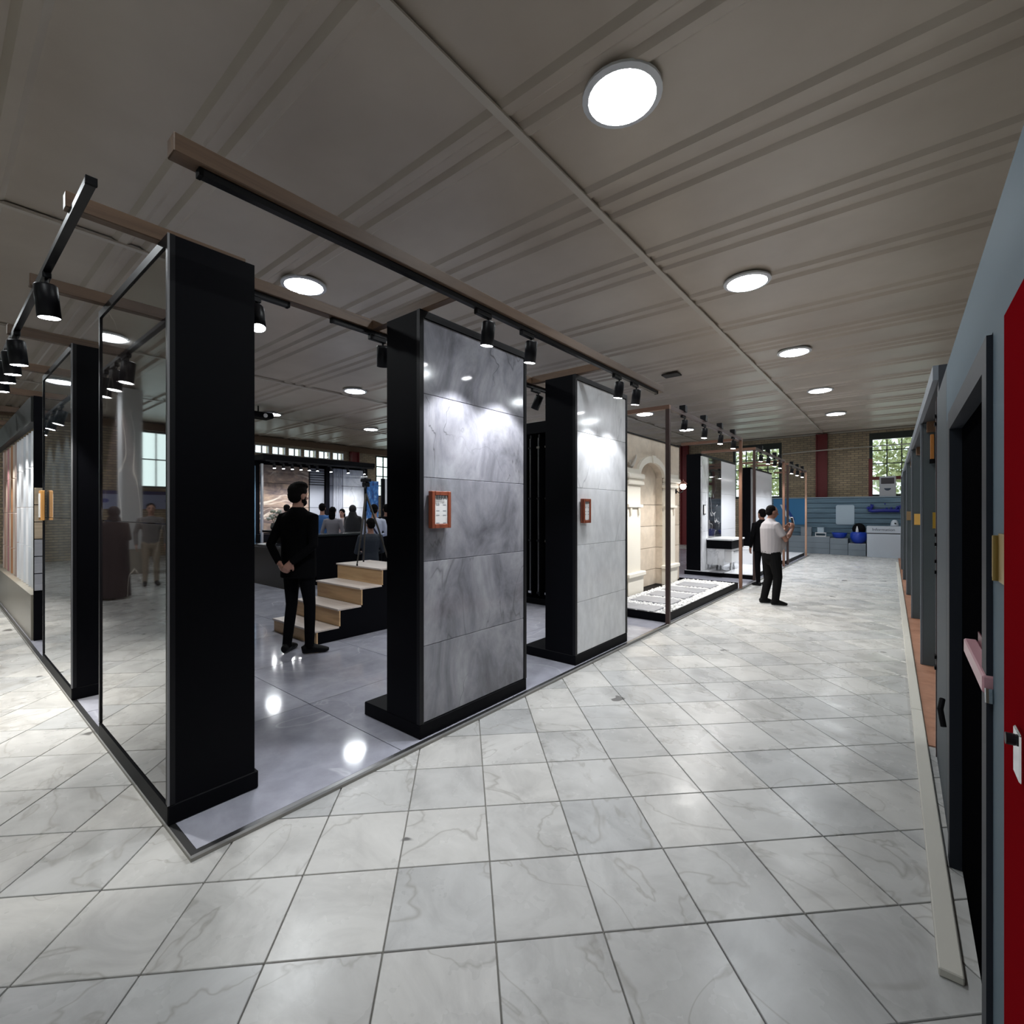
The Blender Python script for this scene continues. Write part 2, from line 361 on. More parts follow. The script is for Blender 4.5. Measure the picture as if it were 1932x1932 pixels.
# ceiling of ribbed sheets, one sheet per bay, ribs run along X
croot = empty('ceiling', (0, 0, ZC)); tag(croot, kind='structure')
seams = [XL - 0.3, -16.05, -11.5, -6.95, -2.4, 2.15, 6.7, XR + 0.3]
prof = []
y = YR - 0.3; k = 0
ribs = []
yc = 4.35 - 1.4 * 9
while yc < YF + 0.5:
    n = (2, 3, 3, 2)[k % 4]
    for i in range(n): ribs.append(yc + (i - (n - 1) / 2) * 0.26)
    yc += 1.4; k += 1
prof.append((YR - 0.3, 0.0))
for rb in ribs:
    if rb - 0.09 < YR or rb + 0.09 > YF: continue
    prof += [(rb - 0.085, 0.0), (rb - 0.04, -0.035), (rb + 0.04, -0.035), (rb + 0.085, 0.0)]
prof.append((YF + 0.3, 0.0))
for i in range(len(seams) - 1):
    mb = MB(); x0, x1 = seams[i], seams[i + 1]; n = len(prof); off = (i % 2) * 0.0
    vs = [(x0 + 0.01, p[0], p[1]) for p in prof] + [(x1 - 0.01, p[0], p[1]) for p in prof]
    top = [(x0, YR - 0.3, 0.06), (x0, YF + 0.3, 0.06), (x1, YF + 0.3, 0.06), (x1, YR - 0.3, 0.06)]
    mb.add(vs, [(j + 1, j, j + n, j + n + 1) for j in range(n - 1)]); mb.add(top, [(0, 1, 2, 3)])
    obj('ceiling_sheet', mb, CEIL, croot)
STRIP = mat('ceiling_strip', (0.56, 0.51, 0.44), 0.4)
for i, x in enumerate(seams[1:-1]):
    tag(obj('trim_%d' % (i + 1), bx(x - 0.035, x + 0.035, YR, YF, ZC - 0.055, ZC - 0.036), STRIP), kind='structure')
tag(obj('trim_7', bx(XL, XL + 0.12, YR, YF, ZC - 0.30, ZC - 0.05), mat('brown_trim', (0.16, 0.10, 0.06), 0.6)), kind='structure')
tag(obj('trim_8', bx(XL + 0.3, XR, YF - 0.04, YF, ZC - 0.09, ZC - 0.04), mat('pale_trim', (0.45, 0.42, 0.36), 0.6)), kind='structure')

# aisle floor: square marble tiles laid on the diagonal
froot = tag(obj('floor', bx(XL - 0.3, XR + 0.3, YR - 0.3, YF + 0.3, -0.10, -0.012), GROUT), kind='structure')
TS = 0.41; q2 = math.sqrt(0.5)
uA = (-1.47 - 3.35) * q2; uB = (-2.31 + 3.64) * q2     # phases of the two joint families
tile_me = MB().cbox(-TS / 2 + 0.003, TS / 2 - 0.003, -TS / 2 + 0.003, TS / 2 - 0.003, -0.0115, 0.0, 0.002).mesh('floor_tile', AISLE)
cand = []
BX, BY0, BY1 = -2.5, 0.76, 19.6
for i in range(-90, 90):
    for j in range(-90, 90):
        u = uA + (i + 0.5) * TS; v = uB + (j + 0.5) * TS       # u = (x-y)/sqrt2, v = (x+y)/sqrt2
        x, y = (u + v) * q2, (v - u) * q2
        if not (XL < x < 2.5 and YR < y < YF): continue
        if x < BX - 0.3 and BY0 + 0.3 < y < BY1 - 0.3: continue
        if x > 0.45 - 0.0145 * (y - 4.3) and y > 0: continue
        p = pix(x, y, 0); w = 0
        if p and -40 < p[0] < 1972 and p[1] < 1960 + 60:
            w = 1 / p[2] ** 3
        cand.append((w, x, y))
cand.sort(key=lambda c: -c[0])
for w, x, y in cand[:296]:
    if w <= 0: continue
    link('floor_tile', tile_me, froot, (x, y, random.uniform(-0.0008, 0.0)), (0, 0, -PI / 4))
rest = MB()
for w, x, y in cand[296:]:
    a = TS / 2 - 0.003; h = a * math.sqrt(2)
    rest.prism([(x + h, y), (x, y + h), (x - h, y), (x, y - h)], 'z', -0.0115, -0.0004)
tag(obj('floor_tile_field', rest, AISLE, froot), kind='stuff')

# raised booth floor of polished grey porcelain
FZ = 0.03
bfl = tag(obj('booth_floor', bx(XL + 0.9, BX, BY0, BY1, 0.0, 0.017), GROUT), 'raised floor of polished grey porcelain slabs under the display booth', 'floor', kind='structure')
nx = 14; wx = (BX - 0.03 - (-16.83)) / 12
for i in range(12):
    for j in range(16):
        x1 = BX - 0.03 - i * wx; y0 = BY0 + 0.03 + j * 1.175
        if y0 + 1.17 > BY1: continue
        obj('floor_slab', bx(x1 - wx + 0.003, x1 - 0.003, y0 + 0.003, y0 + 1.172, 0.017, FZ), BOOTHF, bfl)
obj('edge_strip', bx(BX - 0.03, BX, BY0, BY1, 0.017, FZ + 0.001), STEEL, bfl)
obj('edge_strip', bx(XL + 0.9, BX - 0.03, BY0, BY0 + 0.03, 0.017, FZ + 0.001), STEEL, bfl)

# ceiling lamps
def downlight(x, y, label):
    t = empty('ceiling_lamp', (x, y, ZC)); tag(t, label, 'ceiling lamp', 'round recessed lamps of the hall ceiling')
    obj('rim', MB().lathe([(0.24, 0.0), (0.29, -0.03), (0.29, -0.05), (0.245, -0.06), (0.235, -0.03)], 28), mat('lamp_rim', (0.7, 0.72, 0.75), 0.3), t)
    mb = MB().lathe([(0.0005, -0.048), (0.12, -0.047), (0.24, -0.042)], 28); obj('diffuser', mb, LAMP, t)
LY = [-0.5, 3.25, 6.95, 10.6, 14.4, 18.2]
names = {(-1.6, 10.6): 'large round ceiling lamp over the aisle, second from the top edge', (-1.6, 14.4): 'round ceiling lamp over the aisle between two others in line',
         (-1.6, 18.2): 'farthest round ceiling lamp over the aisle near the brick wall', (-1.6, 6.95): 'round ceiling lamp over the aisle nearest the photographer',
         (-6.3, 3.25): 'bright round ceiling lamp above the wooden beam between black stands', (-10.85, 6.95): 'round ceiling lamp above the standing man in black',
         (-15.5, 10.6): 'small far ceiling lamp left of the grey stone stand', (-15.5, 6.95): 'far ceiling lamp beside the hanging black projector'}
ORD = ['farthest', 'second', 'third', 'fourth', 'fifth', 'sixth', 'last']
for x, rw in ((-15.5, 'third row left of the aisle'), (-10.85, 'second row left of the aisle'), (-6.3, 'first row left of the aisle'), (-1.6, 'aisle row'), (3.2, 'row right of the aisle')):
    for i, y in enumerate(LY[::-1]):
        downlight(x, y, names.get((x, y), '%s ceiling lamp counted from the far wall, %s' % (ORD[i], rw)))
tag(obj('ceiling_vent', MB().box(-4.2, -3.84, 10.5, 10.78, ZC - 0.06, ZC - 0.03), mat('vent_dark', (0.03, 0.025, 0.02), 0.6)), 'small dark rectangular vent in the ribbed ceiling', 'vent')

# far wall: red steel columns, pipe, air conditioner
def red_col(x0, x1, y0, y1, label):
    t = empty('steel_column', ((x0 + x1) / 2, (y0 + y1) / 2, 0)); tag(t, label, 'column', 'red columns of the hall')
    w, d = (x1 - x0) / 2, (y1 - y0) / 2
    if w > d:
        obj('flange', bx(-w, -w + 0.04, -d, d, 0, ZC - 0.09), REDC, t); obj('flange', bx(w - 0.04, w, -d, d, 0, ZC - 0.09), REDC, t); obj('web', bx(-w + 0.04, w - 0.04, -0.02, d, 0, ZC - 0.09), REDC, t)
    else:
        obj('flange', bx(-w, w, -d, -d + 0.04, 0, ZC - 0.31), REDC, t); obj('flange', bx(-w, w, d - 0.04, d, 0, ZC - 0.31), REDC, t); obj('web', bx(-w, 0.02, -d + 0.04, d - 0.04, 0, ZC - 0.31), REDC, t)
red_col(-2.62, -2.24, YF - 0.26, YF - 0.05, 'red steel column on the brick wall above the blue partition')
red_col(-8.0, -7.65, YF - 0.26, YF - 0.05, 'red steel column behind the white bathroom display stand')
red_col(XL + 0.13, XL + 0.35, 12.75, 13.15, 'short red column end on the brick wall right of the clerestory')
tag(obj('wall_pipe', MB().tube([(-3.8, YF - 0.06, 3.93), (-2.9, YF - 0.28, 3.95), (-1.9, YF - 0.28, 3.97), (-0.95, YF - 0.06, 4.0), (1.2, YF - 0.05, 4.02)], 0.022, 8), mat('pipe_white', (0.5, 0.48, 0.44), 0.4)), 'thin pale pipe running across the brick wall', 'pipe')
ac = empty('air_conditioner', (-0.38, YF - 0.20, 2.07)); tag(ac, 'pale air conditioner standing in the right-hand far window', 'air conditioner')
obj('body', cb(-0.24, 0.24, -0.16, 0.16, 0, 0.78, 0.02), mat('ac_body', (0.55, 0.56, 0.60), 0.4), ac)
obj('grille', bx(-0.19, 0.19, -0.168, -0.161, 0.50, 0.72), mat('ac_grille', (0.06, 0.05, 0.06), 0.5), ac)
obj('emblem', MB().prism([(0.10 * math.cos(a), 0.34 + 0.085 * math.sin(a)) for a in [PI + PI * k / 10 for k in range(11)]], 'y', -0.168, -0.161), mat('ac_emblem', (0.03, 0.05, 0.09), 0.4), ac)
obj('wall_bracket', MB().box(-0.2, 0.2, -0.1, 0.2, -0.06, 0), mat('ac_bracket', (0.2, 0.2, 0.2), 0.5), ac)

rgt = random.Random(9)
for k, (tx, ty, lb) in enumerate(((-5.2, 26.2, 'leafy tree outside the left far window'), (0.2, 26.0, 'leafy tree outside the right far window'))):
    t = empty('garden_tree', (tx, ty, -0.05)); tag(t, lb, 'tree', 'trees outside the far windows')
    obj('trunk', MB().tube([(0, 0, 0), (0.05, 0, 1.2), (0, 0.1, 2.6)], [0.14, 0.11, 0.06], 8), mat('bark', (0.10, 0.07, 0.05), 0.8), t)
    lv = MB()
    for q in range(1300):
        a, b2 = rgt.uniform(0, 6.28), rgt.uniform(-1, 1); rr_ = rgt.random() ** 0.4
        c = V3((1.7 * rr_ * math.cos(a) * math.sqrt(1 - b2 * b2), 0.9 * rr_ * math.sin(a) * math.sqrt(1 - b2 * b2), 3.7 + 1.5 * rr_ * b2))
        d = V3((rgt.uniform(-1, 1), rgt.uniform(-1, 1), rgt.uniform(-1, 1))).normalized(); n = d.orthogonal().normalized() * 0.08; d = d * 0.24
        lv.add([c, c + d * 0.5 + n, c + d, c + d * 0.5 - n], [(0, 1, 2, 3)])
    tag(obj('foliage', lv, mat('foliage', (0.42, 0.45, 0.24), 0.6), t), kind='stuff')

# ================================================================== light fittings
SPOTN = [0]
def spotlight(x, y, z, aim, label, group, watt=None, size=46, blend=0.35, along='y', light=True, up=False, scale=1.0, col=(0.95, 0.97, 1.0)):
    """track spotlight: hangs from a rail whose underside is at z; aim = world point"""
    SPOTN[0] += 1
    t = empty('track_spotlight', (x, y, z)); tag(t, label, 'spotlight', group)
    L, w = 0.075 * scale, 0.017 * scale
    obj('adapter', cb(-w, w, -L, L, -0.034, 0.0) if along == 'y' else cb(-L, L, -w, w, -0.034, 0.0), BLACKM, t)
    if up: obj('driver_box', cb(-0.045, 0.045, -0.05, 0.05, 0.05, 0.15), BLACKM, t)
    off = L * 0.7
    sx, sy = (0, off) if along == 'y' else (off, 0)
    obj('stem', MB().cyl((sx, sy, -0.034), (sx, sy, -0.10 * scale), 0.008, n=8), BLACKM, t)
    piv = Vector((sx, sy, -0.10 * scale)); d = (Vector(aim) - (Vector((x, y, z)) + piv)).normalized()
    rot = d.to_track_quat('-Z', 'Y').to_euler()
    ln, r = 0.155 * scale, 0.046 * scale
    hd = MB(); hd.smooth = True
    hd.lathe([(0.001, 0.045), (r * 0.9, 0.045), (r, 0.037), (r, -ln + 0.04), (r * 0.93, -ln + 0.04), (r * 0.9, -ln + 0.055), (0.001, -ln + 0.056)], 20)
    h = obj('head', hd, BLACKM, t, piv, rot)
    obj('lens', MB().lathe([(0.001, -ln + 0.0425), (r * 0.92, -ln + 0.0415)], 20), LENS, h)
    if light:
        ld = bpy.data.lights.new('spot_beam', 'SPOT'); ld.energy = watt or SPOT_W; ld.spot_size = R(size); ld.spot_blend = blend; ld.shadow_soft_size = 0.03; ld.color = col
        lo = bpy.data.objects.new('spot_beam', ld); C.objects.link(lo); lo.parent = h; lo.location = (0, 0, -ln + 0.025)
    return t

# ================================================================== display stands
def stand(name, loc, rot, w, label, tilemat, rows, top=2.98, depth=0.36, base_d=0.64, base_h=0.10, frame=0.032, label_cat='display stand', split=None, group=None, right_trim=False):
    t = empty(name, loc, (0, 0, rot)); tag(t, label, label_cat, group)
    obj('body', bx(0.004, w - 0.004, 0.02, depth, base_h, top - FZ), BLACK, t)
    obj('base', cb(0, w, -0.012, base_d, 0, base_h, 0.006), BLACK, t)
    obj('side_frame', bx(0, frame, -0.012, 0.02, base_h, top - FZ), BLACKM, t); obj('side_frame', bx(w - frame, w, -0.012, 0.02, base_h, top - FZ), BLACKM, t)
    obj('top_frame', bx(frame, w - frame, -0.012, 0.02, top - FZ - 0.05, top - FZ), BLACKM, t)
    obj('edge_trim', bx(w - 0.004, w + 0.0005, -0.0135, -0.004, base_h, top - FZ), mat('dull_trim', (0.22, 0.22, 0.23), 0.4), t) if right_trim else obj('edge_trim', bx(frame, frame + 0.004, -0.013, 0.002, base_h, top - FZ - 0.05), mat('dark_trim', (0.03, 0.03, 0.035), 0.4), t)
    xs = split or [frame + 0.004, w - frame]
    for j in range(len(rows) - 1):
        for i in range(len(xs) - 1):
            m = tilemat[(j * (len(xs) - 1) + i) % len(tilemat)] if isinstance(tilemat, list) else tilemat
            obj('tile', cb(xs[i] + 0.001, xs[i + 1] - 0.001, -0.004, 0.0195, rows[j] - FZ + 0.0015, rows[j + 1] - FZ - 0.0015, 0.002), m, t)
    return t
RW = [0.132, 0.66, 1.245, 1.83, 2.41, 2.928]
stand('display_stand', (-2.56, 2.13, FZ), PI / 2, 1.2, 'tall black display stand faced with grey stone slabs at the front', GREYST, RW)
stand('display_stand', (-2.56, 4.14, FZ), PI / 2, 1.18, 'black display stand faced with white veined marble behind the grey one', WHITEM, RW)
stand('display_stand', (-4.32, 0.77, FZ), 0, 1.5, 'nearest black stand with mirror-polished dark brown marble, cut by the top edge', DARKM, [0.132, 1.53, 2.928], depth=0.40, base_d=0.42, right_trim=True)
stand('display_stand', (-6.85, 0.77, FZ), 0, 1.55, 'second black stand of the left row with glossy blue-grey slabs', BLUEGL, [0.132, 1.53, 2.928], depth=0.40, base_d=0.42, right_trim=True)

# third stand of the left row: sample tiles on its side and a rack of tall samples on its front
t3 = empty('sample_stand', (-8.08, 0.80, FZ)); tag(t3, 'far left black stand with a column of sample tiles on its side', 'display stand')
obj('body', bx(-5.2, -0.051, 0.42, 0.50, 0, 2.95), BLACK, t3)
obj('side_panel', bx(-0.05, 0, 0.02, 0.50, 0, 2.95), BLACK, t3)
obj('plinth', bx(-5.2, -0.051, 0.0, 0.30, 0, 0.55), mat('beige_plinth', (0.36, 0.33, 0.27), 0.25), t3)
SAMPLE = [wood('sample_oak_light', (0.62, 0.50, 0.36), (0.48, 0.36, 0.24), 'y'), wood('sample_grey', (0.42, 0.42, 0.45), (0.34, 0.34, 0.37), 'y')]
for i in range(6):
    z0 = 0.60 + i * 0.208
    obj('sample_tile', cb(0.0, 0.015, 0.024, 0.33, z0 + 0.004, z0 + 0.202, 0.002), SAMPLE[0] if i > 2 else SAMPLE[1], t3)
obj('top_beam', bx(-5.2, -0.051, 0.0, 0.08, 2.64, 2.95), mat('dark_green_fascia', (0.012, 0.014, 0.012), 0.5), t3)
pal = [(0.70, 0.76, 0.66), (0.78, 0.80, 0.84), (0.70, 0.74, 0.80), (0.82, 0.83, 0.86), (0.66, 0.70, 0.76), (0.8, 0.8, 0.83), (0.72, 0.74, 0.78), (0.76, 0.78, 0.82),
       (0.45, 0.36, 0.33), (0.52, 0.46, 0.40), (0.42, 0.20, 0.10), (0.5, 0.42, 0.34), (0.36, 0.18, 0.20), (0.46, 0.36, 0.30), (0.4, 0.25, 0.2), (0.5, 0.4, 0.36)]
tnames = ['pale green', 'bluish white', 'light blue-grey', 'bright white', 'grey-blue', 'chalk white', 'silver grey', 'cool white', 'mauve brown', 'sand', 'orange wood', 'beige', 'plum', 'tan', 'rust', 'pinkish beige']
for i, c in enumerate(pal):
    x = -8.16 - i * 0.25
    m = mat('sample_%d' % i, c, 0.2)
    s = obj('sample_panel', bx(-0.012, 0.0, -0.012, -0.0085, 0, 2.03), ALU, t3, (x + 8.08, 0.31, 0.58), (0, 0, R(62))); s['label'] = '%s tall sample panel' % tnames[i]
    zz = [0.0, 0.52, 1.03, 1.54, 2.0] if i < 8 else [0.0, 0.40, 0.95, 1.48, 2.0]
    for j in range(4): obj('sample_slab', cb(-0.30, -0.002, -0.008, 0.008, zz[j] + 0.004, zz[j + 1] - 0.004, 0.002), m, s)
# little wooden holder on the second stand's left frame
ph = empty('wooden_holder', (-6.70, 0.752, 1.50)); tag(ph, 'small orange wooden placard holder on the left edge of the second stand', 'placard')
obj('back', cb(-0.07, 0.07, -0.03, 0.0, 0, 0.30), mat('orange_wood', (0.55, 0.27, 0.08), 0.4), ph); obj('card', bx(-0.05, 0.05, -0.034, -0.0305, 0.03, 0.27), PAPER, ph)

# placards on the two front stands
def placard(y0, y1, z0, z1, label, x=-2.5475, txt=True):
    t = empty('info_placard', (x, (y0 + y1) / 2, z0)); tag(t, label, 'placard', 'wooden framed placards on the stands')
    w, h = (y1 - y0) / 2, z1 - z0
    obj('back_box', cb(0, 0.03, -w, w, 0, h), FRAMEW, t)
    for a in ((-w, -w + 0.03), (w - 0.03, w)): obj('frame_side', cb(0.0305, 0.042, a[0], a[1], 0, h, 0.003), FRAMEW, t)
    obj('frame_top', cb(0.0305, 0.042, -w + 0.03, w - 0.03, h - 0.03, h, 0.003), FRAMEW, t); obj('frame_bottom', cb(0.0305, 0.042, -w + 0.03, w - 0.03, 0, 0.03, 0.003), FRAMEW, t)
    obj('paper', bx(0.0305, 0.034, -w + 0.031, w - 0.031, 0.031, h - 0.031), PAPER, t)
    ink = mat('ink', (0.012, 0.014, 0.02), 0.6); grey = mat('grey_ink', (0.35, 0.37, 0.4), 0.7)
    me = text_mesh('EEFA', w * 0.50, 0.0006, ink, 'brand_lettering')
    link('brand_lettering', me, t, (0.0348 + 0.008, -0.005, h - 0.045), (PI / 2, 0, PI / 2))
    for k, zz in enumerate((0.62, 0.46, 0.34, 0.13)):
        for s in (-1, 1):
            obj('print_line', bx(0.0342, 0.0348, s * w * 0.35 - w * 0.16, s * w * 0.35 + w * 0.16, h * zz, h * zz + 0.006), grey, t)
placard(2.205, 2.385, 1.475, 1.735, 'brown wooden placard lettered EEFA on the grey stone stand')
placard(4.235, 4.385, 1.47, 1.72, 'smaller wooden placard on the white marble stand')

# wooden beams and tracks above the front stands
def beam(x0, x1, y0, y1, z0, z1, label, m=None):
    along = 'x' if (x1 - x0) > (y1 - y0) else 'y'
    c = ((x0 + x1) / 2, (y0 + y1) / 2, z0)
    o = obj('wooden_beam', cb(x0 - c[0], x1 - c[0], y0 - c[1], y1 - c[1], 0, z1 - z0, 0.004), WOODB if along == 'x' else WOODBY, None, c)
    tag(o, label, 'beam', 'wooden beams over the booth'); return o
def track(x0, x1, y0, y1, z0, z1, label):
    t = empty('light_track', ((x0 + x1) / 2, (y0 + y1) / 2, z1)); tag(t, label, 'light track', 'black light tracks')
    w, d = (x1 - x0) / 2, (y1 - y0) / 2
    obj('rail', bx(-w, w, -d, d, z0 - z1, 0), BLACKM, t)
    if w > d:
        for s in (-1, 1): obj('end_cap', bx(s * w - 0.008, s * w + 0.008, -d - 0.002, d + 0.002, z0 - z1 - 0.002, -0.001), BLACKP, t)
    else:
        for s in (-1, 1): obj('end_cap', bx(-w - 0.002, w + 0.002, s * d - 0.008, s * d + 0.008, z0 - z1 - 0.002, -0.001), BLACKP, t)
BZ = 2.981
beam(-2.24, -2.16, 0.6, 5.47, BZ, BZ + 0.075, 'long wooden beam carrying spotlights in front of the two stone stands')
beam(-3.12, -2.245, 2.15, 2.21, BZ, BZ + 0.075, 'short wooden crossbeam on top of the grey stone stand')
beam(-3.12, -2.245, 4.17, 4.23, BZ, BZ + 0.075, 'short wooden crossbeam on top of the white marble stand')
beam(-3.20, -3.125, 0.80, 5.4, BZ, BZ + 0.075, 'long wooden beam running back from the nearest black stand')
track(-2.218, -2.182, 0.7, 5.35, BZ - 0.032, BZ - 0.001, 'long black track under the front wooden beam')
track(-3.18, -3.145, 1.84, 2.35, BZ - 0.032, BZ - 0.001, 'short black track left of the grey stone stand')
track(-3.18, -3.145, 3.75, 5.2, BZ - 0.032, BZ - 0.001, 'black track showing between the two stone stands')
track(-3.18, -3.145, 1.17, 1.52, BZ - 0.032, BZ - 0.001, 'short black track beside the nearest black stand')
TZ = BZ - 0.033
gF = 'spotlights on the front track'
for (y, ty, lb) in ((2.39, 2.5, 'left-hand black spotlight shining on the grey stone stand'), (2.88, 3.0, 'right-hand black spotlight shining on the grey stone stand'),
                    (4.36, 4.45, 'left-hand black spotlight shining on the white marble stand'), (4.76, 4.9, 'right-hand black spotlight by the beam end, on the white marble stand')):
    spotlight(-2.2, y, TZ, (-2.50, ty, 0.9), lb, gF, watt=SPOT_W * (0.75 if y < 4 else 0.36), size=92, blend=0.4)
spotlight(-3.162, 1.27, TZ, (-2.3, 1.15, 0.6), 'lit spotlight peeking out beside the nearest black stand', 'spotlights inside the booth', size=70, blend=0.6, watt=60)
spotlight(-3.162, 4.30, TZ, (-4.3, 4.4, 0.8), 'spotlight seen between the grey and white stone stands', 'spotlights inside the booth', size=60, blend=0.5)
spotlight(-3.162, 2.22, TZ, (-4.2, 3.0, 0.2), 'unlit-looking spotlight tucked behind the grey stone stand', 'spotlights inside the booth', size=70, blend=0.6)

# left row: crossbeams, track, spotlights
for i, (x, lb) in enumerate(((-2.97, 'wooden crossbeam at the right end of the nearest black stand'), (-4.16, 'wooden crossbeam at the left end of the nearest black stand'),
                             (-5.42, 'wooden crossbeam on the near end of the second left stand'), (-6.70, 'wooden crossbeam on the far end of the second left stand'),
                             (-8.2, 'wooden crossbeam on the near end of the sample stand'), (-9.7, 'wooden crossbeam on the middle of the sample stand'), (-11.3, 'farthest wooden crossbeam on the sample stand'))):
    beam(x - 0.03, x + 0.03, 0.40, 1.17 if x > -7 else 1.25, BZ + (0.0 if x > -7 else 0.0), BZ + 0.075, lb)
track(-12.5, -2.6, 0.415, 0.450, BZ - 0.032, BZ - 0.001, 'long black track in front of the left row of stands')
ords = ['nearest', 'second', 'third', 'fourth', 'fifth', 'sixth', 'seventh', 'eighth', 'ninth', 'tenth']
for i, (x, dx) in enumerate(((-3.82, 0.0), (-5.22, 0.0), (-5.62, 0.0), (-6.02, 0), (-6.5, 0), (-8.4, 0), (-9.0, 0), (-9.7, 0), (-10.4, 0), (-11.2, 0))):
    spotlight(x, 0.432, TZ, (x, 0.80 if i > 4 else 0.66, 1.3 if i > 4 else 0.4), '%s spotlight along the track over the left corridor' % ords[i], 'spotlights over the left corridor', along='x', size=62, blend=0.4, watt=SPOT_W * (1.5 if i <= 4 else 1.0), scale=1.15, col=(1.0, 0.98, 0.93))

# ================================================================== wooden steps
st = empty('display_steps', (-5.81, 2.87, FZ)); tag(st, 'oak steps with dark sides beside the man in black', 'steps')
hz = [0.165, 0.375, 0.592, 0.808]; fy = [0.0, 0.29, 0.595, 0.905]; HW = 0.535; YB = 1.45
prof = []
for i in range(4): prof += [(fy[i] + 0.02, (hz[i - 1] if i else 0) - (0.022 if i else 0)), (fy[i] + 0.02, hz[i] - 0.022)]
prof += [(YB, hz[3] - 0.022), (YB, 0)]
obj('carcass', MB().prism(prof, 'x', -HW + 0.004, HW - 0.004), BLACK, st)
TREAD = wood('tread_pale', (0.60, 0.52, 0.47), (0.50, 0.43, 0.38), 'x', 0.35)
for i in range(4):
    yb = fy[i + 1] + 0.0 if i < 3 else YB
    obj('riser', bx(-HW, HW, fy[i] + 0.002, fy[i] + 0.019, (hz[i - 1] if i else 0), hz[i] - 0.023), OAK, st)
    obj('tread', cb(-HW - 0.005, HW + 0.005, fy[i] - 0.018, yb + (0.0 if i < 3 else 0.0), hz[i] - 0.022, hz[i], 0.003), TREAD, st)
# tripod standing on the top step
tr = empty('tripod', (-5.92, 3.98, FZ + 0.808)); tag(tr, 'black camera tripod with a light on top, standing on the steps', 'tripod')
legm = mat('tripod_leg', (0.05, 0.045, 0.04), 0.4, 0.3)
apex = Vector((-0.05, 0.02, 1.0))
for dx, dy in ((0.10, -0.22), (-0.26, 0.12), (0.22, 0.22)):
    lg = obj('leg', MB().tube([apex, (dx * 0.5, dy * 0.5, 0.52), (dx, dy, 0.02)], [0.017, 0.014, 0.009], 8), legm, tr)
    obj('foot', MB().cyl((dx, dy, 0.0), (dx, dy, 0.02), 0.012, n=8), BLACKP, lg)
obj('centre_column', MB().cyl((apex.x, apex.y, 0.75), (apex.x, apex.y, 1.1), 0.013, n=10), BLACKM, tr)
hd = obj('head', MB().cbox(apex.x - 0.045, apex.x + 0.045, apex.y - 0.04, apex.y + 0.04, 1.1, 1.17, 0.01), BLACKM, tr)
obj('pan_handle', MB().tube([(apex.x, apex.y, 1.13), (apex.x + 0.12, apex.y - 0.1, 1.07)], 0.008, 8), BLACKM, hd)
cm = obj('light_unit', MB().cbox(apex.x - 0.085, apex.x + 0.085, apex.y - 0.04, apex.y + 0.04, 1.172, 1.22, 0.01), BLACKM, tr)
for k in range(3): obj('lamp_bulb', MB().ell((apex.x - 0.055 + 0.055 * k, apex.y - 0.03, 1.238), (0.02, 0.02, 0.016)), WHITE, cm)

# ================================================================== sliding tile rack seen between the two front stands
rk = empty('tile_rack', (-4.86, 6.45, FZ)); tag(rk, 'black upright tile rack with steel rails between the two stone stands', 'rack')
obj('base', cb(-0.75, 0.75, 0, 0.5, 0, 0.10), BLACK, rk); obj('top_box', cb(-0.75, 0.75, 0, 0.5, 2.86, 3.05), BLACK, rk)
obj('back_panel', bx(-0.75, 0.75, 0.46, 0.5, 0.10, 2.86), BLACKP, rk)
for i in range(9):
    x = -0.68 + i * 0.17
    p = obj('sliding_frame', bx(x - 0.014, x + 0.014, 0.02, 0.44, 0.14, 2.84), BLACKM, rk)
    obj('pull_rail', MB().cyl((x, 0.005, 0.2), (x, 0.005, 2.78), 0.012, n=8), mat('dark_steel', (0.18, 0.18, 0.19), 0.3, 0.8), p)
    for z in (0.18, 1.05, 1.75, 2.6): obj('clip', bx(x - 0.03, x + 0.03, -0.012, 0.012, z, z + 0.035), CHROME if (i + int(z * 10)) % 3 else BLACKM, p)

# ================================================================== garden platform with arched stone wall
pl = empty('garden_platform', (-3.16, 8.43, FZ)); tag(pl, 'low black platform with white pebbles and grey pavers before the arched wall', 'platform')
PX, PY = 0.60, 1.87
obj('tray', bx(-PX - 0.28, PX, -PY, PY, 0, 0.085), BLACK, pl); obj('gravel_bed', bx(-PX + 0.17, PX, -PY, PY, 0.0851, 0.092), PEBBLE, pl)
for (a, b, c, d) in ((-PX, PX, -PY - 0.02, -PY), (-PX, PX, PY, PY + 0.02), (PX, PX + 0.02, -PY - 0.02, PY + 0.02)): obj('edge_board', bx(a, b, c, d, 0, 0.118), BLACK, pl)
pav = [(-1.83, -1.42), (-1.16, -0.70), (-0.53, -0.05), (0.16, 0.63), (0.86, 1.34)]
for a, b in pav: obj('paver', cb(-0.27, 0.40, a, b, 0.085, 0.122, 0.006), PAVER, pl)
pb = MB(); pb.smooth = True
rng = random.Random(3)
for k in range(5200):
    x, y = rng.uniform(-PX + 0.17, PX - 0.02), rng.uniform(-PY + 0.02, PY - 0.02)
    if any(a - 0.01 < y < b + 0.01 and -0.28 < x < 0.41 for a, b in pav): continue
    pb.ell((x, y, 0.09 + rng.uniform(0, 0.018)), (rng.uniform(0.014, 0.026), rng.uniform(0.014, 0.026), rng.uniform(0.009, 0.014)), 6, 4)
tag(obj('pebbles', pb, PEBBLE, pl), kind='stuff')
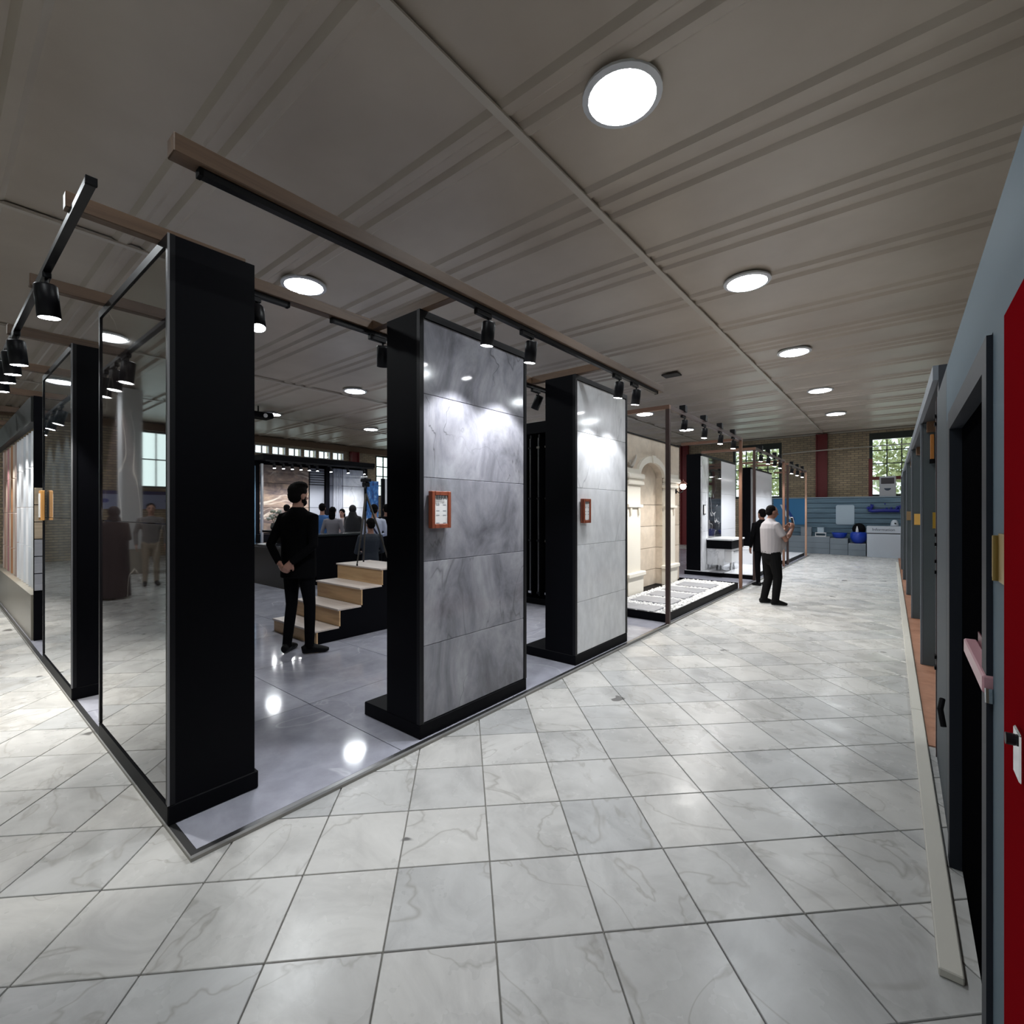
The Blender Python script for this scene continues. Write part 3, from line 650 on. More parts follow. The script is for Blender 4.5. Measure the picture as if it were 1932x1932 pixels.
# arched wall
aw = empty('arched_wall', (-3.90, 8.78, FZ + 0.086)); tag(aw, 'cream stone display wall with arched niche and pilasters', 'display wall')
HWY, TOP = 1.50, 2.845; NW, SP, AR = 0.56, 2.135, 0.26
obj('backing', bx(-0.12, -0.002, -HWY, HWY, 0, TOP), BLACK, aw)
def arch_pts(rx, rz, n=14): return [(rx * math.cos(PI * k / n), SP + rz * math.sin(PI * k / n)) for k in range(n + 1)]
rws = [0.0, 0.31, 0.74, 1.17, 1.59, 2.135]
for j in range(5):
    for (a, b) in ((-HWY, -NW), (NW, HWY)): obj('wall_tile', bx(0, 0.18, a, b, rws[j] + 0.008, rws[j + 1]), CREAM, aw)
    obj('niche_tile', bx(0, 0.05, -NW + 0.001, NW - 0.001, rws[j] + 0.008, rws[j + 1]), CREAM, aw)
obj('niche_tile', MB().prism(arch_pts(NW - 0.001, AR - 0.001), 'x', 0, 0.05), CREAM, aw)
ap = arch_pts(NW, AR)
obj('wall_tile', MB().prism([(NW, SP + 0.003)] + ap[1:8] + [(0, TOP), (HWY, TOP), (HWY, SP + 0.003)], 'x', 0, 0.18), CREAM, aw)
obj('wall_tile', MB().prism([(0, TOP)] + ap[7:14] + [(-NW, SP + 0.003), (-HWY, SP + 0.003), (-HWY, TOP)], 'x', 0, 0.18), CREAM, aw)
oa = arch_pts(NW + 0.12, AR + 0.12); ring = MB()
for k in range(14):
    quad = [ap[k], ap[k + 1], oa[k + 1], oa[k]]
    ring.prism(quad, 'x', 0.181, 0.235)
obj('arch_moulding', ring, CREAML, aw)
obj('keystone', MB().prism([(-0.05, SP + AR - 0.01), (0.05, SP + AR - 0.01), (0.07, SP + AR + 0.13), (-0.07, SP + AR + 0.13)], 'x', 0.236, 0.26), CREAML, aw)
for s in (-1, 1):
    def Y2(a, b): return (min(s * a, s * b), max(s * a, s * b))
    p = obj('pilaster', bx(0.181, 0.235, *Y2(NW + 0.03, 1.12), 0.39, 1.935), CREAML, aw)
    obj('pilaster_plinth', bx(0.181, 0.27, *Y2(NW - 0.02, 1.17), 0.0, 0.31), CREAML, aw)
    obj('plinth_cap', cb(0.181, 0.31, *Y2(NW - 0.06, 1.21), 0.31, 0.39, 0.015), CREAML, aw)
    obj('band', bx(0.236, 0.275, *Y2(NW + 0.0, 1.15), 1.54, 1.59), CREAML, aw)
    for q in (NW + 0.13, 1.02): obj('bracket', MB().prism([(s * q - 0.04, 1.54), (s * q + 0.04, 1.54), (s * q + 0.015, 1.39), (s * q - 0.015, 1.39)], 'x', 0.236, 0.262), mat('bracket_stone', (0.62, 0.56, 0.48), 0.6), aw)
    obj('capital', cb(0.181, 0.29, *Y2(NW - 0.03, 1.18), 1.935, 2.005, 0.015), CREAML, aw)
    obj('capital', cb(0.181, 0.32, *Y2(NW - 0.0, 1.24), 2.045, 2.135, 0.02), CREAML, aw)
    obj('cornice_neck', bx(0.181, 0.27, *Y2(NW + 0.02, 1.15), 2.005, 2.045), CREAML, aw)
    obj('cornice', bx(0.181, 0.25, *Y2(NW + 0.125, 1.28), 2.135, 2.225), CREAML, aw)
obj('top_beam', bx(-0.12, 0.2, -HWY, HWY, TOP, TOP + 0.02), BLACK, aw)
# curling ornament left of the arch
orn = MB().tube([(0.21, -0.98, 2.28), (0.22, -0.92, 2.26), (0.22, -0.84, 2.33), (0.22, -0.76, 2.42), (0.21, -0.72, 2.48)], [0.02, 0.028, 0.03, 0.022, 0.012], 8)
orn.tube([(0.21, -0.98, 2.28), (0.22, -1.02, 2.32), (0.22, -0.97, 2.36), (0.21, -0.93, 2.33)], [0.02, 0.02, 0.018, 0.012], 8)
obj('scroll_ornament', orn, mat('ornament_grey', (0.45, 0.42, 0.38), 0.5), aw)
# lantern on the wall
ln = empty('wall_lantern', (-3.715, 10.08, 2.02)); tag(ln, 'lit round wall lantern with copper hood beside the arch', 'wall lamp')
COPL = mat('lantern_copper', (0.30, 0.13, 0.10), 0.4, 0.7)
obj('wall_plate', cb(0, 0.015, -0.035, 0.035, -0.06, 0.08), BLACKM, ln)
obj('arm', MB().tube([(0.015, 0, 0.0), (0.06, 0.02, -0.05), (0.12, 0.05, -0.03), (0.13, 0.07, 0.02)], 0.012, 8), BLACKM, ln)
g = MB(); g.smooth = True; g.ell((0.13, 0.07, 0.09), (0.065, 0.065, 0.07)); obj('globe', g, GLOBE, ln)
obj('hood', MB().lathe([(0.002, 0.24), (0.02, 0.20), (0.05, 0.18), (0.085, 0.14), (0.08, 0.135), (0.002, 0.15)], 16, (0.13, 0.07, 0)), COPL, ln)
# copper frames over the platforms
def frame_post(x, y, z0, z1, m, label, name='frame_post', w=0.03):
    return tag(obj(name, cb(-w, w, -w, w, 0, z1 - z0, 0.003), m, None, (x, y, z0)), label, 'post', 'posts of the metal frames')
def open_frame(xb, xf, y0, y1, ztop, m, label, post_m=None, far_m=None):
    """metal frame: two front posts, front rail, two cross rails running back, rear rail"""
    t = empty('metal_frame', ((xb + xf) / 2, (y0 + y1) / 2, FZ)); tag(t, label, 'frame', 'open metal frames over the platforms')
    cx, cy = t.location.x, t.location.y; w = 0.028; h = ztop - FZ
    for yy, mm in ((y0, post_m or m), (y1, far_m or m)):
        obj('post', cb(xf - cx - w, xf - cx + w, yy - cy - w, yy - cy + w, 0.0, h - 2 * w, 0.003), mm, t)
        obj('cross_rail', bx(xb - cx, xf - cx - w - 0.001, yy - cy - w, yy - cy + w, h - 2 * w, h), m, t)
        obj('corner_block', bx(xf - cx - w, xf - cx + w, yy - cy - w, yy - cy + w, h - 2 * w + 0.001, h), m, t)
    obj('front_rail', bx(xf - cx - w, xf - cx + w, y0 - cy + w + 0.001, y1 - cy - w - 0.001, h - 2 * w, h), BROWNP, t)
    return t
open_frame(-3.70, -2.505, 6.50, 10.37, 3.06, COPPER, 'copper-coloured frame with spotlights over the pebble platform', BROWNP, COPPER)
gP = 'spotlights over the pebble platform'
for y, lb in ((7.10, 'nearest spotlight over the pebble platform'), (8.05, 'second spotlight over the pebble platform'), (8.95, 'third spotlight over the pebble platform'), (9.80, 'farthest spotlight over the pebble platform')):
    spotlight(-2.505, y, 3.003, (-2.68, y - 0.25, 0.5), lb, gP, watt=110, size=125, blend=0.6, up=True, col=(1, 0.98, 0.95))
# potted red flowers in the gap
fl = empty('potted_flowers', (-4.25, 11.0, FZ)); tag(fl, 'red flowers on a dark leafy plant in the gap beside the arched wall', 'plant')
obj('pot', MB().lathe([(0.001, 0), (0.12, 0), (0.16, 0.3), (0.145, 0.3), (0.13, 0.26), (0.001, 0.26)], 16), BLACKP, fl)
lf = MB(); rg = random.Random(5)
for k in range(90):
    c = Vector((rg.uniform(-0.17, 0.17), rg.uniform(-0.17, 0.17), rg.uniform(0.3, 1.9))); a = rg.uniform(0, 6.28); d = Vector((math.cos(a), math.sin(a), rg.uniform(-0.3, 0.5))) * 0.07; n = Vector((-d.y, d.x, 0)).normalized() * 0.02
    lf.add([c, c + d * 0.5 + n, c + d, c + d * 0.5 - n], [(0, 1, 2, 3)])
obj('leaves', lf, mat('leaf_dark', (0.01, 0.016, 0.012), 0.5), fl)
obj('stems', MB().tube([(0, 0, 0.26), (0.02, 0.02, 1.0), (0, 0, 1.9)], 0.012, 6), mat('stem', (0.03, 0.03, 0.02), 0.6), fl)
for k in range(9):
    c = (0.12 + rg.uniform(-0.06, 0.06), rg.uniform(-0.14, 0.05), rg.uniform(0.72, 1.02))
    f = MB(); f.ell(c, (0.045, 0.045, 0.038), 8, 6); obj('flower_head', f, mat('flower_red', (0.55, 0.012, 0.03), 0.5) if k < 6 else mat('flower_green', (0.25, 0.4, 0.06), 0.5), fl)

# ================================================================== bathroom platforms
def platform(x0, x1, y0, y1, label, h=0.105):
    t = empty('display_platform', ((x0 + x1) / 2, (y0 + y1) / 2, FZ)); tag(t, label, 'platform', 'low display platforms along the aisle')
    w, d = (x1 - x0) / 2, (y1 - y0) / 2
    obj('edge', bx(-w, w, -d, d, 0, h - 0.012), BLACK, t)
    n = 3
    for i in range(n):
        for j in range(2):
            obj('top_slab', bx(-w + 0.012 + (2 * w - 0.024) * j / 2, -w + 0.012 + (2 * w - 0.024) * (j + 1) / 2 - 0.003, -d + 0.012 + (2 * d - 0.024) * i / n, -d + 0.012 + (2 * d - 0.024) * (i + 1) / n - 0.003, h - 0.012, h), WHITEP, t)
    return t
platform(-4.15, -2.6, 11.83, 15.2, 'white-topped platform carrying the vanity unit')
platform(-4.10, -2.6, 15.9, 19.25, 'farthest white-topped platform at the end of the aisle')
PZ = FZ + 0.105
def wall_stand(x, y0, y1, z0, top, panels, label, depth=0.36, stripw=0.03):
    t = empty('bathroom_stand', (x, y0, z0), (0, 0, PI / 2)); w = y1 - y0; tag(t, label, 'display stand')
    obj('body', bx(0, w, 0.02, depth, 0, top - z0), BLACK, t)
    obj('top_frame', bx(0, w, -0.01, 0.02, top - z0 - 0.06, top - z0), BLACKM, t)
    for a, b, m, nm in panels:
        zs = [0.0, 0.95, 1.9, top - z0 - 0.061]
        for j in range(3): obj(nm, bx(a - y0, b - y0 - 0.004, -0.012, 0.0195, zs[j] + 0.003, zs[j + 1]), m, t)
    return t
wall_stand(-3.75, 11.87, 14.9, PZ, 2.98, [(11.87, 12.32, WHITEM, 'tile'), (12.32, 12.40, ALU, 'mirror_edge'), (12.40, 13.47, BLACKMARB, 'marble_slab'), (13.47, 14.88, WHITEP, 'tile')], 'black-sided bathroom stand with black veined marble between white tiles')
wall_stand(-3.55, 15.95, 18.9, PZ, 2.92, [(15.95, 16.1, ALU, 'edge_strip'), (16.1, 18.88, WHITEP, 'tile')], 'farthest black-sided stand with plain white tiles')
pc = empty('info_placard', (-3.735, 12.02, 1.50)); tag(pc, 'tiny black-framed placard on the bathroom stand edge', 'placard')
obj('frame', bx(0, 0.02, -0.07, 0.07, 0, 0.24), BLACKM, pc); obj('paper', bx(0.0205, 0.022, -0.055, 0.055, 0.02, 0.22), PAPER, pc)
# vanity
vn = empty('vanity_unit', (-3.43, 12.75, PZ)); tag(vn, 'white vanity unit with black drawer on the bathroom platform', 'vanity')
obj('countertop', cb(-0.30, 0.30, -0.56, 0.60, 0.735, 0.775), WHITE, vn)
dr = obj('drawer', bx(-0.30, 0.28, -0.54, 0.58, 0.53, 0.734), BLACK, vn)
obj('cabinet', bx(-0.30, 0.10, -0.52, 0.56, 0.13, 0.528), WHITEM, vn)
obj('side_cabinet', bx(0.101, 0.26, -0.45, 0.5, 0.20, 0.528), WHITE, vn)
obj('handle', MB().cyl((0.268, -0.3, 0.46), (0.268, 0.2, 0.46), 0.007, n=8), BLACKM, vn)
for sx, sy in ((-0.26, -0.48), (0.06, -0.48), (-0.26, 0.52), (0.06, 0.52)): obj('leg', MB().cyl((sx, sy, 0), (sx, sy, 0.13), 0.018, n=8), CHROME, vn)
for sx in (0.2,): obj('support_leg', MB().cyl((sx, -0.3, 0), (sx, -0.3, 0.2), 0.022, n=10), CHROME, vn)
tag(obj('floor_mat', cb(-0.16, 0.16, -0.30, 0.30, 0, 0.012, 0.003), mat('grey_mat', (0.13, 0.13, 0.14), 0.5), None, (-3.38, 12.0 + 0.0, PZ)), 'dark grey mat on the platform under the vanity', 'mat')
bt = empty('bathtub', (-3.25, 14.6, PZ)); tag(bt, 'low white bathtub beyond the vanity', 'bathtub')
tb = MB().box(-0.35, 0.35, -0.45, 0.45, 0, 0.05)
for (a, b, c, d) in ((-0.35, -0.30, -0.45, 0.45), (0.30, 0.35, -0.45, 0.45), (-0.30, 0.30, -0.45, -0.40), (-0.30, 0.30, 0.40, 0.45)): tb.box(a, b, c, d, 0.05, 0.40)
obj('basin', tb, WHITE, bt); obj('rim', MB().box(-0.37, -0.29, -0.47, 0.47, 0.40, 0.43).box(0.29, 0.37, -0.47, 0.47, 0.40, 0.43).box(-0.29, 0.29, -0.47, -0.39, 0.40, 0.43).box(-0.29, 0.29, 0.39, 0.47, 0.40, 0.43), WHITE, bt)
open_frame(-3.72, -2.56, 11.78, 15.25, 3.02, COPPER, 'brown metal frame over the vanity platform', BROWNP, COPPER)
open_frame(-3.55, -2.56, 15.85, 19.30, 2.98, COPPER, 'farthest copper frame over the last platform', BROWNP, mat('copper_pale', (0.42, 0.25, 0.17), 0.4, 0.3))
for y, lb in ((12.4, 'nearest spotlight over the vanity platform'), (13.2, 'second spotlight over the vanity platform'), (14.0, 'third spotlight over the vanity platform'), (14.7, 'farthest spotlight over the vanity platform')):
    spotlight(-2.56, y, 2.963, (-2.75, y - 0.25, 0.6), lb, 'spotlights over the vanity platform', watt=90, size=125, blend=0.6, up=True)
for y, lb in ((16.5, 'near spotlight over the last platform'), (17.5, 'middle spotlight over the last platform'), (18.5, 'far spotlight over the last platform')):
    spotlight(-2.56, y, 2.923, (-2.75, y - 0.25, 0.6), lb, 'spotlights over the last platform', watt=90, size=125, blend=0.6, up=True)

# ================================================================== counter and back display inside the booth
ct = empty('bar_counter', (-10.3, 4.8, FZ)); tag(ct, 'black L-shaped reception counter behind the man in black', 'counter')
obj('front_panel', bx(-0.72, 0.78, -0.30, 0.30, 0, 0.80), mat('counter_brown', (0.008, 0.0055, 0.0045), 0.4), ct)
obj('front_top', cb(-0.78, 0.82, -0.36, 0.36, 0.80, 0.85), mat('counter_stone', (0.03, 0.032, 0.04), 0.15), ct)
obj('raised_shelf', cb(-0.78, 0.80, -0.05, 0.35, 1.08, 1.13), BLACK, ct); obj('riser_panel', bx(-0.74, 0.76, 0.20, 0.30, 0.851, 1.08), BLACK, ct)
obj('side_panel', bx(0.24, 0.80, 0.37, 2.6, 0, 1.02), BLACK, ct); obj('side_top', cb(0.20, 0.84, 0.37, 2.64, 1.021, 1.06), mat('counter_top_dark', (0.02, 0.024, 0.026), 0.2), ct)
tag(obj('pale_plinth', cb(-0.12, 0.12, -0.14, 0.14, 0, 0.42), mat('plinth_pale', (0.30, 0.28, 0.25), 0.5), None, (-11.30, 4.64, FZ)), 'small pale block at the left end of the counter', 'block')
ds = empty('paper_stack', (-10.35, 4.55, FZ + 0.851)); tag(ds, 'white papers and dishes on the lower counter top', 'papers')
obj('sheet', bx(-0.25, 0.05, -0.10, 0.08, 0, 0.012), PAPER, ds); obj('dish', MB().lathe([(0.001, 0), (0.06, 0), (0.09, 0.03), (0.08, 0.03), (0.05, 0.008), (0.001, 0.008)], 16, (0.22, 0, 0)), mat('dish_grey', (0.3, 0.32, 0.34), 0.2), ds)
fv = empty('flower_vase', (-10.85, 4.93, FZ + 1.131)); tag(fv, 'bouquet of white flowers in a vase on the counter', 'flowers')
obj('vase', MB().lathe([(0.001, 0), (0.07, 0), (0.10, 0.06), (0.08, 0.14), (0.07, 0.16), (0.06, 0.16), (0.001, 0.15)], 16), mat('vase_dark', (0.05, 0.05, 0.05), 0.2), fv)
rg = random.Random(11); fm = [mat('petal_white', (0.62, 0.62, 0.58), 0.6), mat('petal_greenish', (0.30, 0.32, 0.24), 0.6)]
for k in range(34):
    a = rg.uniform(0, 6.28); rr = 0.17 * math.sqrt(rg.random()); z = 0.20 + rg.random() * 0.24
    f = MB(); f.ell((rr * math.cos(a), rr * math.sin(a), z), (0.035, 0.035, 0.025), 7, 5); obj('blossom', f, fm[k % 3 == 0], fv)
sm = MB()
for k in range(10): sm.tube([(0, 0, 0.1), (0.12 * math.cos(k), 0.12 * math.sin(k), 0.36)], 0.004, 5)
obj('stems', sm, mat('stem_green', (0.04, 0.06, 0.03), 0.6), fv)

dw = empty('back_display', (-14.5, 7.85, FZ)); tag(dw, 'black back wall of the booth with bronze marble and white slabs', 'display wall')
obj('carcass', bx(-0.4, 0, -1.85, 1.85, 0, 3.02), BLACK, dw)
def slabs(ya, yb, m, zs, nm='slab', x=0.03):
    for j in range(len(zs) - 1): obj(nm, bx(0.001, x, ya - 7.85, yb - 7.85, zs[j] + 0.006, zs[j + 1] - 0.006), m, dw)
slabs(6.14, 7.62, BRONZEM, [0.9, 1.66, 2.38, 2.92])
slabs(7.66, 8.14, mat('grey_slat', (0.30, 0.31, 0.34), 0.3), [0.9, 1.66, 2.38], 'slab')
for k in range(7): obj('slat', cb(0.001, 0.045, 7.66 - 7.85, 8.14 - 7.85, 2.40 + k * 0.075, 2.455 + k * 0.075, 0.006), mat('slat_grey', (0.22, 0.23, 0.26), 0.35), dw)
obj('column', bx(0.001, 0.12, 8.16 - 7.85, 8.28 - 7.85, 0, 3.0), BLACK, dw)
slabs(8.30, 8.44, mat('grey_dark_slab', (0.16, 0.165, 0.19), 0.2), [0.9, 2.38, 2.95])
for k in range(5): obj('fin', bx(0.031, 0.05, 8.46 + k * 0.06 - 7.85, 8.50 + k * 0.06 - 7.85, 0.9, 2.95), mat('fin_grey', (0.42, 0.43, 0.47), 0.3), dw)
slabs(8.46, 8.80, mat('silver_slab', (0.36, 0.37, 0.42), 0.2), [0.9, 1.66, 2.38, 2.95])
slabs(8.82, 9.62, WHITEM, [0.9, 1.66, 2.38, 2.95])
obj('end_column', bx(0.0, 0.12, 9.62 - 7.85, 9.70 - 7.85, 0, 3.02), BLACK, dw)
obj('canopy', bx(-0.4, 0.55, -1.85, 1.85, 3.02, 3.17), BLACK, dw)
obj('low_cabinet', bx(0.001, 0.35, -1.85, 1.85, 0, 0.88), BLACK, dw)
tag(obj('glass_panel', cb(-0.02, 0.02, -0.35, 0.35, 0, 2.85), mat('blue_glass_panel', (0.10, 0.18, 0.26), 0.15), None, (-14.2, 5.62, FZ), (0, 0, 0.35)), 'tall blue-grey panel left of the bronze marble wall', 'panel')
tag(obj('frame_post', cb(-0.03, 0.03, -0.03, 0.03, 0, 2.9), ALU, None, (-14.05, 6.02, FZ)), 'thin pale post left of the bronze marble wall', 'post')
track(-13.93, -13.89, 6.05, 9.6, 3.165 + FZ - 0.20, 3.165 + FZ - 0.15 - 0.012, 'black track under the canopy of the back display')
for k in range(9):
    y = 6.25 + 0.26 * k if k < 6 else 8.0 + 0.6 * (k - 6)
    spotlight(-13.91, y, 2.993, (-13.5, y, 1.0), '%s lit spotlight of the row above the bronze marble wall' % (ords[k] if k else 'leftmost'), 'spotlights of the back display', watt=55 if k < 6 else 75, size=135, blend=0.7, scale=0.9)
pj = empty('projector', (-14.6, 6.15, ZC - 0.036)); tag(pj, 'black projector hanging under the ceiling at the left', 'projector')
obj('mount', MB().cyl((0, 0, -0.20), (0, 0, 0), 0.02, n=8), BLACKM, pj); obj('case', MB().cbox(-0.25, 0.25, -0.30, 0.35, -0.36, -0.20, 0.03), BLACKP, pj)
obj('lens', MB().cyl((0.26, 0.1, -0.30), (0.24, 0.1, -0.30), 0.06), WHITE, pj)
# posters and stands behind the tripod
ps = empty('banner_stand', (-13.0, 8.93, FZ)); tag(ps, 'tall blue printed banner behind the tripod', 'banner')
def banner_mat():
    m = mat('blue_banner', (0.05, 0.14, 0.4), 0.5); t = NT(m)
    t.col(t.ramp(t.noise(t.pos((1, 3, 2)), 3, 4), [(0.35, (0.015, 0.04, 0.16)), (0.55, (0.03, 0.16, 0.45)), (0.75, (0.35, 0.45, 0.6))])); return m
obj('print', bx(0, 0.01, -0.20, 0.24, 0.1, 2.5), banner_mat(), ps); obj('foot', cb(-0.15, 0.15, -0.25, 0.3, 0, 0.05), BLACKM, ps); obj('pole', MB().cyl((-0.03, 0, 0.05), (-0.03, 0, 2.5), 0.012, n=8), ALU, ps)
ps = empty('display_board', (-13.0, 9.30, FZ)); tag(ps, 'white and black display board beside the blue banner', 'board')
obj('panel', bx(0, 0.03, -0.02, 0.10, 0, 2.6), BLACK, ps); obj('white_face', bx(0, 0.035, 0.101, 0.6, 0.9, 2.6), WHITEP, ps); obj('frame', bx(-0.03, -0.001, -0.02, 0.6, 0, 2.6), BLACK, ps)

# ================================================================== right-hand row of grey booths
rr = empty('grey_booth_wall', (0.18, 0, 0)); tag(rr, 'grey-blue booth wall at the right with a black door', 'partition')
obj('lower_panel', bx(0, 0.06, 3.30, 4.28, 0, 2.33), mat('grey_mid_panel', (0.06, 0.075, 0.088), 0.55, spec=0.25), rr)
obj('edge_strip', bx(-0.006, 0.0, 2.985, 3.015, 0, 2.04), mat('pale_edge', (0.5, 0.52, 0.55), 0.4), rr)
obj('wall_panel', bx(0, 0.06, 3.02, 3.295, 0, 2.05), mat('grey_mid_panel', (0.06, 0.075, 0.088), 0.55, spec=0.25), rr)
obj('upper_panel', bx(0, 0.06, 0.2, 3.295, 2.05, 2.33), GREYB, rr)
obj('wall_panel', bx(0, 0.06, 0.2, 1.70, 0, 2.05), GREYB, rr)
obj('seam_strip', bx(-0.004, 0.0, 4.14, 4.16, 0, 2.33), mat('seam_dark', (0.05, 0.02, 0.02), 0.5), rr)
for z in (1.43, 1.37, 1.26, 1.19, 0.64, 0.57, 2.15, 2.2): obj('bolt', bx(-0.012, -0.0041, 4.12, 4.18, z, z + 0.02), BLACKP, rr)
obj('black_handle', MB().tube([(-0.02, 3.12, 0.55), (-0.03, 3.16, 0.62), (-0.02, 3.2, 0.66)], 0.012, 8), BLACKP, rr)
# black door in the grey wall
dk = mat('door_black', (0.0025, 0.0025, 0.003), 0.6, spec=0.0); dg = mat('door_grey', (0.016, 0.018, 0.02), 0.6, spec=0.0)
d1 = empty('door_1', (0.18, 0, 0)); tag(d1, kind='structure')
obj('door_frame', MB().box(-0.012, 0.05, 1.705, 1.79, 0, 2.045).box(-0.012, 0.05, 2.90, 2.985, 0, 2.045).box(-0.012, 0.05, 1.79, 2.90, 1.965, 2.045), SLATE, d1)
lf_ = obj('door_leaf', bx(0.03, 0.05, 1.79, 2.90, 0.01, 1.965), dk, d1)
obj('stile', bx(0.015, 0.0295, 1.80, 1.90, 0.01, 1.96), dg, d1); obj('lower_panel', bx(0.02, 0.0295, 1.905, 2.12, 0.01, 0.82), dg, d1); obj('upper_panel', bx(0.02, 0.0295, 1.905, 2.05, 0.95, 1.8), dg, d1); obj('upper_panel', bx(0.02, 0.0295, 1.905, 2.12, 1.18, 1.30), dg, d1)
pbm = mat('push_bar_pink', (0.62, 0.34, 0.38), 0.3)
bar = obj('push_bar', cb(-0.02, 0.012, 1.70, 2.16, 1.135, 1.18, 0.004), pbm, d1); obj('bar_mount', bx(0.0121, 0.0149, 1.72, 2.14, 1.165, 1.21), mat('mount_maroon', (0.12, 0.02, 0.035), 0.4), d1); obj('bar_end', MB().cyl((-0.006, 1.69, 1.115), (-0.006, 1.696, 1.15), 0.010, n=10), CHROME, d1)
hg = empty('brass_hinge', (0.1795, 1.57, 1.437)); tag(hg, 'brass hinge plate on the grey wall beside the red cabinet', 'hinge')
obj('leaf', bx(-0.006, 0.0, -0.09, -0.01, 0, 0.11), BRASS, hg); obj('leaf', bx(-0.006, 0.0, 0.01, 0.09, 0, 0.10), BRASS, hg); obj('pin', MB().cyl((-0.008, 0, 0), (-0.008, 0, 0.105), 0.007, n=10), BRASS, hg)
# red cabinet very close at the right edge
rc = empty('red_cabinet', (0.14, 0.80, 0)); tag(rc, 'red steel wall cabinet at the right edge of the view', 'cabinet')
obj('body', MB().cbox(0.006, 0.0385, -0.50, 0.31, 0.05, 1.93, 0.01), RED, rc)
obj('door', MB().cbox(-0.012, 0.0055, -0.50, 0.30, 0.07, 1.92, 0.008), RED, rc)
obj('plinth', bx(0.008, 0.036, -0.48, 0.29, 0, 0.05), BLACKP, rc)
obj('latch_plate', cb(-0.018, -0.0121, 0.12, 0.165, 1.235, 1.30, 0.002), CHROME, rc); obj('latch_knob', MB().cyl((-0.028, 0.145, 1.285), (-0.0185, 0.145, 1.285), 0.008), BLACKM, rc)
# canopy and dividing walls of the farther grey booths
cn = empty('booth_canopy', (0.17, 4.4, 2.34), (0, 0, R(0.75))); tag(cn, 'grey canopy running along the tops of the right-hand booths', 'canopy')
obj('fascia', bx(0, 0.03, 0, 13.0, 0.16, 0.26), mat('fascia_pale', (0.20, 0.225, 0.26), 0.5), cn); obj('roof', bx(0.031, 1.4, 0, 13.0, 0.16, 0.26), GREYD, cn)
obj('soffit_box', bx(0.031, 1.4, 0.0, 0.12, 0, 0.159), GREYD, cn)
for k in range(4): obj('soffit_block', bx(0.06, 0.16, 2.0 + 2.5 * k, 2.2 + 2.5 * k, 0.06, 0.159), mat('soffit_wood', (0.16, 0.09, 0.05), 0.6), cn)
divs = [(6.5, 0.155, 'nearest'), (9.2, 0.115, 'second'), (11.7, 0.075, 'third'), (14.2, 0.03, 'fourth'), (16.6, -0.005, 'farthest')]
for y, x, w in divs:
    t = empty('dividing_wall', (x, y, 0.01)); tag(t, '%s grey dividing wall of the right-hand booths' % w, 'partition', 'grey dividing walls at the right')
    obj('panel', bx(0.02, 1.35, 0, 0.06, 0, 2.485), mat('grey_divider', (0.075, 0.095, 0.105), 0.6), t); obj('edge_post', cb(0.0, 0.02, -0.005, 0.065, 0, 2.485), mat('grey_divider_edge', (0.13, 0.15, 0.175), 0.5), t)
for y, x, dz, c, lb in ((6.494, 0.30, 1.50, (0.42, 0.26, 0.02), 'dull yellow notice on the nearest grey dividing wall'), (9.194, 0.20, 1.47, (0.85, 0.5, 0.12), 'bright yellow notice on the second grey dividing wall'), (11.694, 0.13, 1.50, (0.30, 0.2, 0.1), 'small brown notice on the third grey dividing wall')):
    t = empty('wall_notice', (x, y, dz)); tag(t, lb, 'notice'); obj('card', bx(-0.05, 0.05, -0.006, 0.005, -0.08, 0.08), mat('notice_%d' % int(y), c, 0.5), t); obj('border', bx(-0.055, 0.055, -0.002, 0.005, -0.085, -0.0801), mat('notice_border', (0.3, 0.2, 0.05), 0.5), t)
tag(obj('terracotta_floor', bx(0, 1.5, 0, 17.5, 0, 0.008), TERRA, None, (0.145, 4.3, 0.0), (0, 0, R(0.78))), 'terracotta floor strip inside the right-hand booths', 'floor', kind='structure')
kb = empty('kerb_strip', (0.10, 2.2, 0), (0, 0, R(0.78))); tag(kb, 'long pale kerb strip along the right side of the aisle', 'kerb')
for k in range(6): obj('kerb_piece', cb(0, 0.066, 2.75 * k, 2.75 * k + 2.74, 0, 0.03, 0.004), KERB, kb)
for k in range(3):
    t = empty('orange_lamp', (0.245 - 0.03 * k, 6.44 + 2.7 * k, 2.12)) if k == 0 else None
    if t: tag(t, 'orange hanging strip lamp in the nearest grey booth', 'lamp'); obj('tube', cb(-0.015, 0.015, -0.02, 0.02, 0, 0.25), mat('orange_strip', (0.45, 0.17, 0.03), 0.4), t); obj('bracket', bx(-0.02, 0.02, -0.02, 0.055, -0.04, -0.001), BLACKP, t)
# ================================================================== blue partition, posters and information desk at the end
bp = empty('blue_partition', (-2.05, 21.45, 0)); tag(bp, 'blue-grey boarded partition at the end of the aisle', 'partition')
obj('backing', bx(-2.2, 2.1, 0.0, 0.06, 0, 2.06), SLATE, bp)
for k in range(11): obj('board', cb(-2.2, 2.1, -0.03, -0.001, k * 0.187 + 0.008, (k + 1) * 0.187 - 0.006, 0.006), BOARD, bp)
obj('top_cap', cb(-2.2, 2.1, -0.05, 0.08, 2.062, 2.10), mat('cap_pale', (0.25, 0.32, 0.38), 0.4), bp)
sgn = MB(); pts = []
for cx_, cz_, a0_ in ((0.22, 0.30, 0), (-0.22, 0.30, 90), (-0.22, -0.30, 180), (0.22, -0.30, 270)):
    for q in range(5): a = R(a0_ + 22.5 * q); pts.append((cx_ + 0.06 * math.cos(a), cz_ + 0.06 * math.sin(a)))
sgn.prism(pts, 'y', -0.03, 0.0); tag(obj('blank_sign', sgn, PALEB, None, (-1.60, 21.417, 1.44)), 'pale blue blank sign with rounded corners on the blue partition', 'sign')
